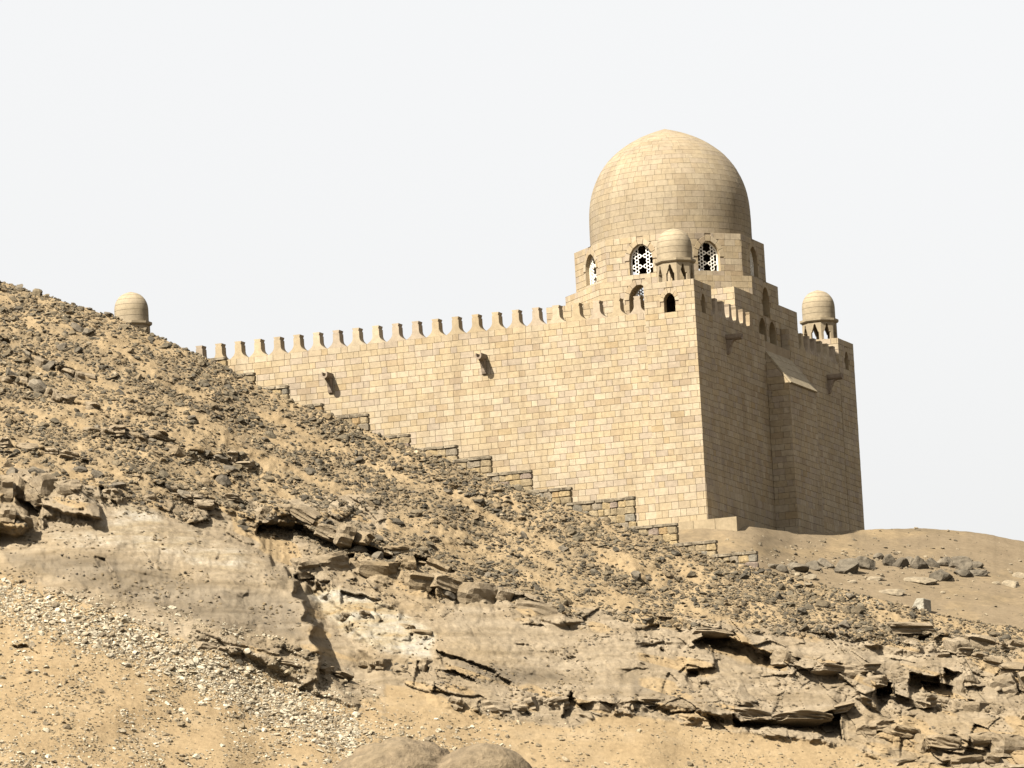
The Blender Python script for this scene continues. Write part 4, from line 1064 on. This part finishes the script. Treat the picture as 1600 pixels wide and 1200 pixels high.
for k, (X, Z) in enumerate(sxz):
    Xl = sxz[k - 1][0] + 0.25 if k > 0 else X + 1.6
    # core and capping stones
    zbot = Z - 3.0
    box(core, X + 0.06, Xl - 0.02, WY + 0.05, WY + WTH - 0.05, zbot, Z - 0.10, (0.21, 0.165, 0.105), WL)
    t = X
    while t < Xl - 0.05:
        w = min(rng.uniform(0.40, 0.72), Xl - t)
        if Xl - t - w < 0.2: w = Xl - t
        put_stone(t, t + w, Z - 0.17 + rng.uniform(-.01, .01), Z + rng.uniform(-.015, .02), "cap_stone", 0.08, tuple(np.array((0.26, 0.215, 0.15)) * rng.uniform(0.85, 1.15))); t += w
    z = Z - 0.17
    for r in range(9):
        h = rng.uniform(0.30, 0.40); t = X
        vis = False
        while t < Xl - 0.05:
            w = min(rng.uniform(0.32, 0.62), Xl - t)
            if Xl - t - w < 0.16: w = Xl - t
            q = topix(bw([t + w / 2, WY, z]))[0]
            if q[1] < crest(q[0]) + 6: put_stone(t, t + w, z - h, z, "stone"); vis = True
            t += w
        z -= h
        if not vis: break
obj("wall_core", core.mesh("wall_core", M_RUBBLE), bwall, kind="stuff")

# ================================================================== LOOSE ROCK
def ico(sub):
    bm = bmesh.new(); bmesh.ops.create_icosphere(bm, subdivisions=sub, radius=1.0)
    v = np.array([p.co[:] for p in bm.verts]); f = np.array([[q.index for q in t.verts] for t in bm.faces]); bm.free(); return v, f
def rock_shape(sub, seed, cuts=9, keep=(0.45, 0.85), jit=0.06):
    r = np.random.default_rng(seed); v, f = ico(sub); v = v.copy()
    for _ in range(cuts):
        n = r.normal(size=3); n /= np.linalg.norm(n); d = r.uniform(*keep); s = v @ n; o = s > d
        v[o] -= np.outer(s[o] - d, n)
    v += r.normal(0, jit, v.shape); v -= (v.max(0) + v.min(0)) / 2; v /= (v.max(0) - v.min(0)) / 2
    return v, f
R_SMALL = [rock_shape(1, 40 + i, 4, (0.4, 0.8), 0.10) for i in range(10)]
R_MED = [rock_shape(2, 80 + i, 10, (0.4, 0.8), 0.04) for i in range(10)]

def pick_uv(n, ulo, uhi, vfun_lo, vfun_hi, dens):
    out = np.zeros((0, 2))
    while len(out) < n:
        u = rng.uniform(ulo, uhi, 20000); lo = vfun_lo(u); hi = vfun_hi(u); v = lo + (hi - lo) * rng.random(20000)
        ok = (hi > lo) & (rng.random(20000) < dens(u, v) * (hi - lo) / 320.0); out = np.concatenate([out, np.stack([u[ok], v[ok]], 1)])
    return out[:n]
up_lo = lambda u: crest(u) - 1
up_hi = lambda u: np.interp(u, [0, 150, 400, 600, 880, 1100, 1300, 1600, 1750], [735, 790, 835, 885, 965, 985, 1000, 1030, 1050])
low_lo = lambda u: np.interp(u, [-100, 0, 250, 450, 600, 800, 900, 1100, 1300, 1500], [885, 900, 945, 1000, 1075, 1095, 1130, 1130, 1165, 1200])
low_hi = lambda u: u * 0 + 1270.0
def d_up(u, v):
    dcr = v - crest(u)
    return np.clip(0.42 + 1.3 * fbm(u / 60, (v - 0.45 * u) / 16, 4, 6) + 0.5 * np.exp(-dcr / 45.0), 0.08, 1)
def band(u, v):                                  # pale scree band running down the lower slope
    e = np.interp(u, [-100, 0, 150, 300, 450, 620, 760], [905, 935, 985, 1045, 1110, 1180, 1230]); return np.exp(-((v - e) / (26 + 0.02 * u)) ** 2)
def d_low(u, v): return np.clip(0.05 + 0.35 * fbm(u / 40, v / 26, 3, 3) + 1.1 * band(u, v), 0.02, 1) * np.where(u > 560, np.where(u > 900, 0.55, 0.35), 1)
def d_lowsand(u, v): return np.clip(0.30 + 0.9 * fbm(u / 34, v / 22, 3, 7), 0.03, 1) * np.where(u > 560, 0.5, 1)
def rk_hi(u): return np.interp(u, [0, 300, 600, 900, 1300, 1700], [900, 980, 1060, 1110, 1150, 1220])
def d_rk(u, v): return np.clip(0.1 + 1.2 * fbm(u / 40, v / 20, 3, 8), 0.0, 1)
layers = []                                      # (uv, size px, kind)
def lay_rocks(n, args, s0, s1, pw, kind):
    uv = pick_uv(n, *args); s = s0 + (s1 - s0) * rng.random(n) ** pw; layers.append((uv, s, np.full(n, kind)))
lay_rocks(29000, (-110, 1710, up_lo, up_hi, d_up), 1.7, 5.0, 1.5, 0)
lay_rocks(8000, (-110, 1710, up_lo, up_hi, d_up), 4.8, 10.0, 2.0, 0)
lay_rocks(900, (-110, 1710, up_lo, up_hi, d_up), 8.5, 18.0, 1.8, 0)
lay_rocks(17000, (-110, 800, low_lo, low_hi, d_low), 1.7, 5.4, 1.6, 1)
lay_rocks(1100, (-110, 800, low_lo, low_hi, d_low), 6.0, 14.0, 2.2, 1)
lay_rocks(9500, (-110, 1500, low_lo, low_hi, d_lowsand), 1.8, 5.5, 2.0, 2)
lay_rocks(480, (-110, 1500, low_lo, low_hi, d_lowsand), 5.5, 13.0, 2.4, 2)
lay_rocks(3600, (-110, 1710, up_hi, rk_hi, d_rk), 1.8, 7.0, 2.2, 3)
OUT = [(425, 812, 30), (450, 820, 36), (480, 832, 28), (520, 848, 30), (560, 862, 28), (590, 872, 22), (470, 815, 24), (120, 512, 26), (136, 524, 22), (45, 560, 26), (75, 577, 28), (110, 590, 26), (20, 590, 24), (60, 606, 26),
       (150, 671, 20), (185, 682, 24), (207, 687, 22), (238, 690, 18), (320, 711, 26), (345, 722, 28), (360, 735, 22), (350, 755, 34), (265, 764, 22), (290, 775, 26), (125, 735, 24), (152, 745, 22), (180, 760, 26), (20, 742, 28), (60, 738, 22),
       (996, 905, 26), (1014, 907, 16), (1012, 972, 22), (1330, 936, 20), (1320, 980, 26), (700, 930, 22), (640, 885, 26), (668, 905, 22), (760, 900, 16), (880, 860, 18), (30, 452, 18), (170, 492, 16), (95, 545, 20), (300, 655, 18), (415, 690, 16), (560, 720, 18), (700, 770, 16), (820, 840, 18)]
oa = np.array(OUT, float); layers.append((oa[:, :2], oa[:, 2], np.zeros(len(oa), int)))
uv = np.concatenate([l[0] for l in layers]); sz = np.concatenate([l[1] for l in layers]); kd = np.concatenate([l[2] for l in layers])
pos, ii, jj = hill_at(uv[:, 0], uv[:, 1])
nrock = len(sz)
PALR = {0: [((0.150, 0.130, 0.095), 5), ((0.195, 0.162, 0.112), 5), ((0.245, 0.195, 0.128), 4), ((0.30, 0.235, 0.15), 1.6), ((0.115, 0.102, 0.08), 3), ((0.36, 0.31, 0.23), 0.35)],
        1: [((0.40, 0.36, 0.28), 4), ((0.33, 0.285, 0.21), 4), ((0.46, 0.42, 0.335), 2.5), ((0.22, 0.18, 0.125), 3), ((0.19, 0.155, 0.11), 1.0)],
        2: [((0.28, 0.235, 0.165), 4), ((0.20, 0.165, 0.115), 4), ((0.36, 0.31, 0.23), 2.5), ((0.17, 0.14, 0.10), 1.2)],
        3: [((0.22, 0.175, 0.115), 4), ((0.17, 0.14, 0.10), 3), ((0.12, 0.105, 0.085), 2)]}
rcol = np.zeros((nrock, 3)); rci = np.zeros(nrock, int)
for k, pl_ in PALR.items():
    m_ = kd == k; c = np.array([p[0] for p in pl_]); w = np.array([p[1] for p in pl_], float); w /= w.sum()
    c = c * (np.array([0.84, 0.80, 0.73]) if k == 0 else (np.array([1.15, 1.12, 1.06]) if k == 1 else np.array([1.0, 0.95, 0.85]))); ch = rng.choice(len(c), m_.sum(), p=w); rcol[m_] = c[ch] * rng.uniform(0.85, 1.18, (m_.sum(), 1)); rci[m_] = ch
rcol[-len(OUT):] = np.array([0.165, 0.138, 0.10]) * rng.uniform(0.75, 1.25, (len(OUT), 1))
nmd = 900; mu_ = rng.uniform(1130, 1700, nmd); mv_ = np.interp(mu_, MU, mtv) + rng.random(nmd) ** 0.8 * (crest(mu_) - np.interp(mu_, MU, mtv))
near = rng.random(nmd) < 0.45; mu_[near] = rng.uniform(1190, 1545, near.sum()); mv_[near] = 888 + rng.normal(0, 12, near.sum()) + 0.02 * (mu_[near] - 1350)
mp_ = np.array([mound_at(a, b) for a, b in zip(mu_, mv_)]); msz = 1.6 + 6.5 * rng.random(nmd) ** 3
uv = np.concatenate([uv, np.stack([mu_, mv_], 1)]); sz = np.concatenate([sz, np.minimum(msz, 7.5)]); kd = np.concatenate([kd, np.full(nmd, 3)]); pos = np.concatenate([pos, mp_])
rcol = np.concatenate([rcol, np.array([0.26, 0.21, 0.14]) * rng.uniform(0.6, 1.2, (nmd, 1))]); nrock = len(sz)
PXM = pos[:, 1] / F_PX                               # metres per photo pixel at that rock
hs_ = np.stack([sz * PXM * 0.5 * rng.uniform(0.8, 1.3, nrock), sz * PXM * 0.5 * rng.uniform(0.7, 1.1, nrock), sz * PXM * 0.5 * rng.uniform(0.30, 0.80, nrock)], 1)
ex = np.stack([rng.normal(0.30, 0.28, nrock), rng.normal(0.30, 0.28, nrock), rng.normal(0, 0.7, nrock)], 1)
pos = pos + np.array([0, 0, 1.0]) * (hs_[:, 2:3] * 0.35)
inframe = (uv[:, 0] > 5) & (uv[:, 0] < 1595) & (uv[:, 1] < 1190)
big = np.argsort(np.where(inframe, sz, 0))[::-1][:300]; isbig = np.zeros(nrock, bool); isbig[big] = True
def rotm(e):
    cx, sx, cy, sy, cz, sz_ = np.cos(e[:, 0]), np.sin(e[:, 0]), np.cos(e[:, 1]), np.sin(e[:, 1]), np.cos(e[:, 2]), np.sin(e[:, 2])
    Rm = np.zeros((len(e), 3, 3))
    Rm[:, 0, 0] = cz * cy; Rm[:, 0, 1] = cz * sy * sx - sz_ * cx; Rm[:, 0, 2] = cz * sy * cx + sz_ * sx
    Rm[:, 1, 0] = sz_ * cy; Rm[:, 1, 1] = sz_ * sy * sx + cz * cx; Rm[:, 1, 2] = sz_ * sy * cx - cz * sx
    Rm[:, 2, 0] = -sy; Rm[:, 2, 1] = cy * sx; Rm[:, 2, 2] = cy * cx
    return Rm
def scatter_mesh(name, sel):
    RM = rotm(ex[sel]); P = pos[sel]; Hs = hs_[sel]; Cc = rcol[sel]; S = sz[sel]
    var = rng.integers(0, 10, len(sel)); bigv = S > 8.5
    VV, FF, CC = [], [], []; off = 0
    for lib, flag in ((R_SMALL, False), (R_MED, True)):
        for k in range(10):
            m_ = np.where((var == k) & (bigv == flag))[0]
            if not len(m_): continue
            v, f = lib[k]
            q = np.einsum('nij,nvj->nvi', RM[m_], v[None] * Hs[m_][:, None]) + P[m_][:, None]
            VV.append(q.reshape(-1, 3)); FF.append((f[None] + (np.arange(len(m_)) * len(v))[:, None, None] + off).reshape(-1, 3)); CC.append(np.repeat(Cc[m_], len(v), 0)); off += len(m_) * len(v)
    VV = np.concatenate(VV); FF = np.concatenate(FF); CC = np.concatenate(CC)
    me = bpy.data.meshes.new(name); me.vertices.add(len(VV)); me.vertices.foreach_set("co", VV.ravel().astype(np.float32))
    me.loops.add(FF.size); me.loops.foreach_set("vertex_index", FF.ravel().astype(np.int32)); me.polygons.add(len(FF)); me.polygons.foreach_set("loop_start", np.arange(0, FF.size, 3, dtype=np.int32))
    me.update(); a = me.color_attributes.new("Col", 'FLOAT_COLOR', 'POINT'); c4 = np.ones((len(VV), 4), np.float32); c4[:, :3] = CC; a.data.foreach_set("color", c4.ravel())
    me.polygons.foreach_set("use_smooth", np.zeros(len(FF), bool)); me.materials.append(M_ROCK); return me
restidx = np.where(~isbig)[0]
obj("rubble", scatter_mesh("rubble", restidx), kind="stuff", label="small loose stones strewn over the desert hillside", category="rubble")
def mesh_vf(name, v, f, mat, smooth=False):
    a = Acc(); a.add(v, [tuple(t) for t in f]); return a.mesh(name, mat, smooth)
RMESH = [mesh_vf("loose_rock", v, f, M_ROCK) for v, f in R_MED]
def rock_words(i):
    lum = rcol[i].mean(); h = hs_[i]; u_, v_ = uv[i]
    tone = "dark grey-brown" if lum < 0.115 else "grey-brown" if lum < 0.155 else "tan" if lum < 0.22 else "pale buff" if lum < 0.29 else "pale grey"
    r_ = h[2] / h[0]; el = h[0] / h[1]
    shp = "flat" if r_ < 0.42 else "long" if el > 1.45 else "blocky" if r_ > 0.62 else "angular"
    big_ = "large" if sz[i] > 14 else "small" if sz[i] < 10 else "middling"
    k = int(kd[i]); dcr = v_ - crest(u_)
    if k == 0:
        pl_ = ("on the hill crest below the far small dome" if u_ < 290 else "on the hill crest beside the stepped stone wall" if u_ < 1190 else "on the ridge below the sandy mound") if dcr < 34 else \
              ("just above the layered rock ledges" if up_hi(u_) - v_ < 45 else "on the open slope under the far small dome" if u_ < 330 else "on the open slope below the battlements" if u_ < 800 else "on the open slope below the shaded wall corner")
    elif k == 1: pl_ = "in the pale scree band under the smooth rock face"
    elif k == 2: pl_ = "on the bare sand below the ledges"
    else: pl_ = "on the layered rock ledges"
    return f"{big_} {tone} {shp} rock {pl_}", "loose rocks " + pl_
for i in np.where(isbig)[0]:
    o = obj("loose_rock", RMESH[rng.integers(10)], None, tuple(rcol[i])); o.location = tuple(pos[i]); o.rotation_euler = tuple(ex[i]); o.scale = tuple(hs_[i])
    o["label"], o["group"] = rock_words(i); o["category"] = "rock"

# ---- boulders and slabs on the sandy mound
E_ = lambda x, y: (1150 + x / 3.556, 780 + y / 3.556)
BOL = [(195, 372, 60, 32, 0.20), (255, 382, 66, 52, 0.15), (335, 374, 106, 62, 0.17), (420, 364, 80, 58, 0.18), (497, 352, 85, 58, 0.24), (612, 366, 120, 104, 0.16), (715, 352, 92, 84, 0.20), (790, 318, 46, 46, 0.23),
       (848, 340, 66, 74, 0.16), (905, 352, 80, 60, 0.14), (950, 340, 56, 54, 0.18), (1020, 352, 88, 84, 0.19), (1092, 350, 60, 60, 0.17), (1150, 345, 76, 60, 0.22), (1150, 420, 116, 74, 0.13), (1240, 352, 100, 80, 0.18), (1262, 410, 84, 48, 0.13), (1330, 362, 70, 44, 0.2), (1345, 408, 86, 42, 0.19)]
def boulder_words(k, w, h, c):
    tone = "dark brown" if c < 0.16 else "brown" if c < 0.19 else "light tan"
    size = "big" if w * h > 7000 else "small" if w * h < 3200 else "medium"
    place = "by the stepped wall's end" if k < 4 else "in the row crossing the mound" if k < 10 else "in the cluster on the mound"
    form = "upright" if h > w * 0.95 else "long low" if h < w * 0.62 else "blocky"
    return f"{size} {tone} {form} boulder {place}"
for k, (x, y, w, h, c) in enumerate(BOL):
    u, v = E_(x, y + h * 0.42); p = mound_at(u, v); pm_ = p[1] / F_PX / 3.556
    vv, ff = rock_shape(3, 900 + k, 12, (0.45, 0.85), 0.02)
    me = mesh_vf("boulder", vv, ff, M_ROCK)
    o = obj("boulder", me, None, tuple(np.array((1.16, 0.97, 0.70)) * c * rng.uniform(0.66, 0.88))); o.location = (p[0], p[1] + 0.1, p[2] + h * pm_ * 0.22)
    o.scale = (w * pm_ * 0.68, w * pm_ * 0.5, h * pm_ * 0.64); o.rotation_euler = (rng.normal(0, .08), rng.normal(0, .08), rng.normal(0, .3))
    o["label"] = boulder_words(k, w, h, c); o["group"] = "boulders along the sandy mound"; o["category"] = "boulder"
SLB = [(1015, 460, 180, 54), (860, 525, 150, 40), (400, 440, 84, 36), (1515, 482, 95, 46), (1572, 432, 90, 36), (1440, 470, 50, 14), (640, 465, 50, 20), (760, 450, 110, 26), (330, 420, 60, 24), (1145, 522, 30, 16), (1640, 470, 90, 40)]
for k, (x, y, w, h) in enumerate(SLB):
    u, v = E_(x, y); p = mound_at(u, v); pm_ = p[1] / F_PX / 3.556
    vv, ff = rock_shape(3, 950 + k, 10, (0.5, 0.9), 0.02); me = mesh_vf("flat_rock", vv, ff, M_ROCK)
    o = obj("flat_rock", me, None, tuple(np.array((0.265, 0.215, 0.145)) * rng.uniform(0.92, 1.1))); o.location = (p[0], p[1], p[2] + 0.03)
    o.scale = (w * pm_ * 0.55, h * pm_ * 1.2, h * pm_ * 0.42); o.rotation_euler = (0.42, rng.normal(0, .06), rng.normal(0, .12))
    o["label"] = "flat pale rock slab half sunk in the sandy mound"; o["group"] = "flat slabs on the sandy mound"; o["category"] = "rock slab"

# ---- pale wedge-shaped block at the foot of the mound
u, v = E_(1015, 628); p = mound_at(u, v); wk = Acc(); 
Vw = [(-0.62, -0.5, -0.5), (0.42, -0.5, -0.5), (0.42, 0.55, -0.5), (-0.62, 0.55, -0.5), (0.0, -0.5, 0.62), (0.38, -0.5, 0.62), (0.38, 0.55, 0.62), (0.0, 0.55, 0.62)]
wk.add(Vw, [(0, 3, 2, 1), (4, 5, 6, 7), (0, 1, 5, 4), (1, 2, 6, 5), (2, 3, 7, 6), (3, 0, 4, 7)], (0.36, 0.33, 0.26))
bmw = bmesh.new(); mw = wk.mesh("concrete_block", M_SMOOTH); bmw.from_mesh(mw); bmesh.ops.bevel(bmw, geom=list(bmw.edges), offset=0.03, segments=1, affect='EDGES'); bmw.to_mesh(mw); bmw.free()
o = obj("concrete_block", mw, None, (1, 1, 1), label="pale wedge-shaped concrete block at the foot of the sandy mound", category="block"); o.location = tuple(p); o.rotation_euler = (0, 0.05, math.radians(-24))

# ---- big smooth boulder at the bottom of the slope
vv, ff = ico(5); d_ = vv / np.linalg.norm(vv, axis=1, keepdims=True)
c1, c2 = np.array([-0.30, 0, -0.04]), np.array([0.52, -0.22, -0.02])
def sph(dirs, c, r):
    b = dirs @ c; disc = b * b - (c @ c - r * r); return np.where(disc > 0, b + np.sqrt(np.maximum(disc, 0)), 0)
rad = np.maximum(sph(d_, c1, 0.70), sph(d_, c2, 0.53))
rad += 0.07 * fbm(d_[:, 0] * 3 + 5, d_[:, 2] * 3 + d_[:, 1] * 2, 3, 3) + 0.03 * fbm(d_[:, 0] * 13 + 5, d_[:, 2] * 13 + d_[:, 1] * 9, 4, 5) - 0.05 * np.exp(-((d_[:, 0] + 0.35 + 0.25 * d_[:, 2]) / 0.02) ** 2)
vb = d_ * rad[:, None]
me = mesh_vf("smooth_boulder", vb, ff, M_SMOOTH, True)
q, _, _ = hill_at(np.array([668.0]), np.array([1215.0])); q = q[0]
o = obj("smooth_boulder", me, None, (0.21, 0.16, 0.10), label="big smooth rounded brown boulder with a crease at the slope's foot", category="boulder")
o.location = (q[0], q[1] - 0.5, q[2] - 0.45); o.scale = (4.6, 3.4, 3.3)
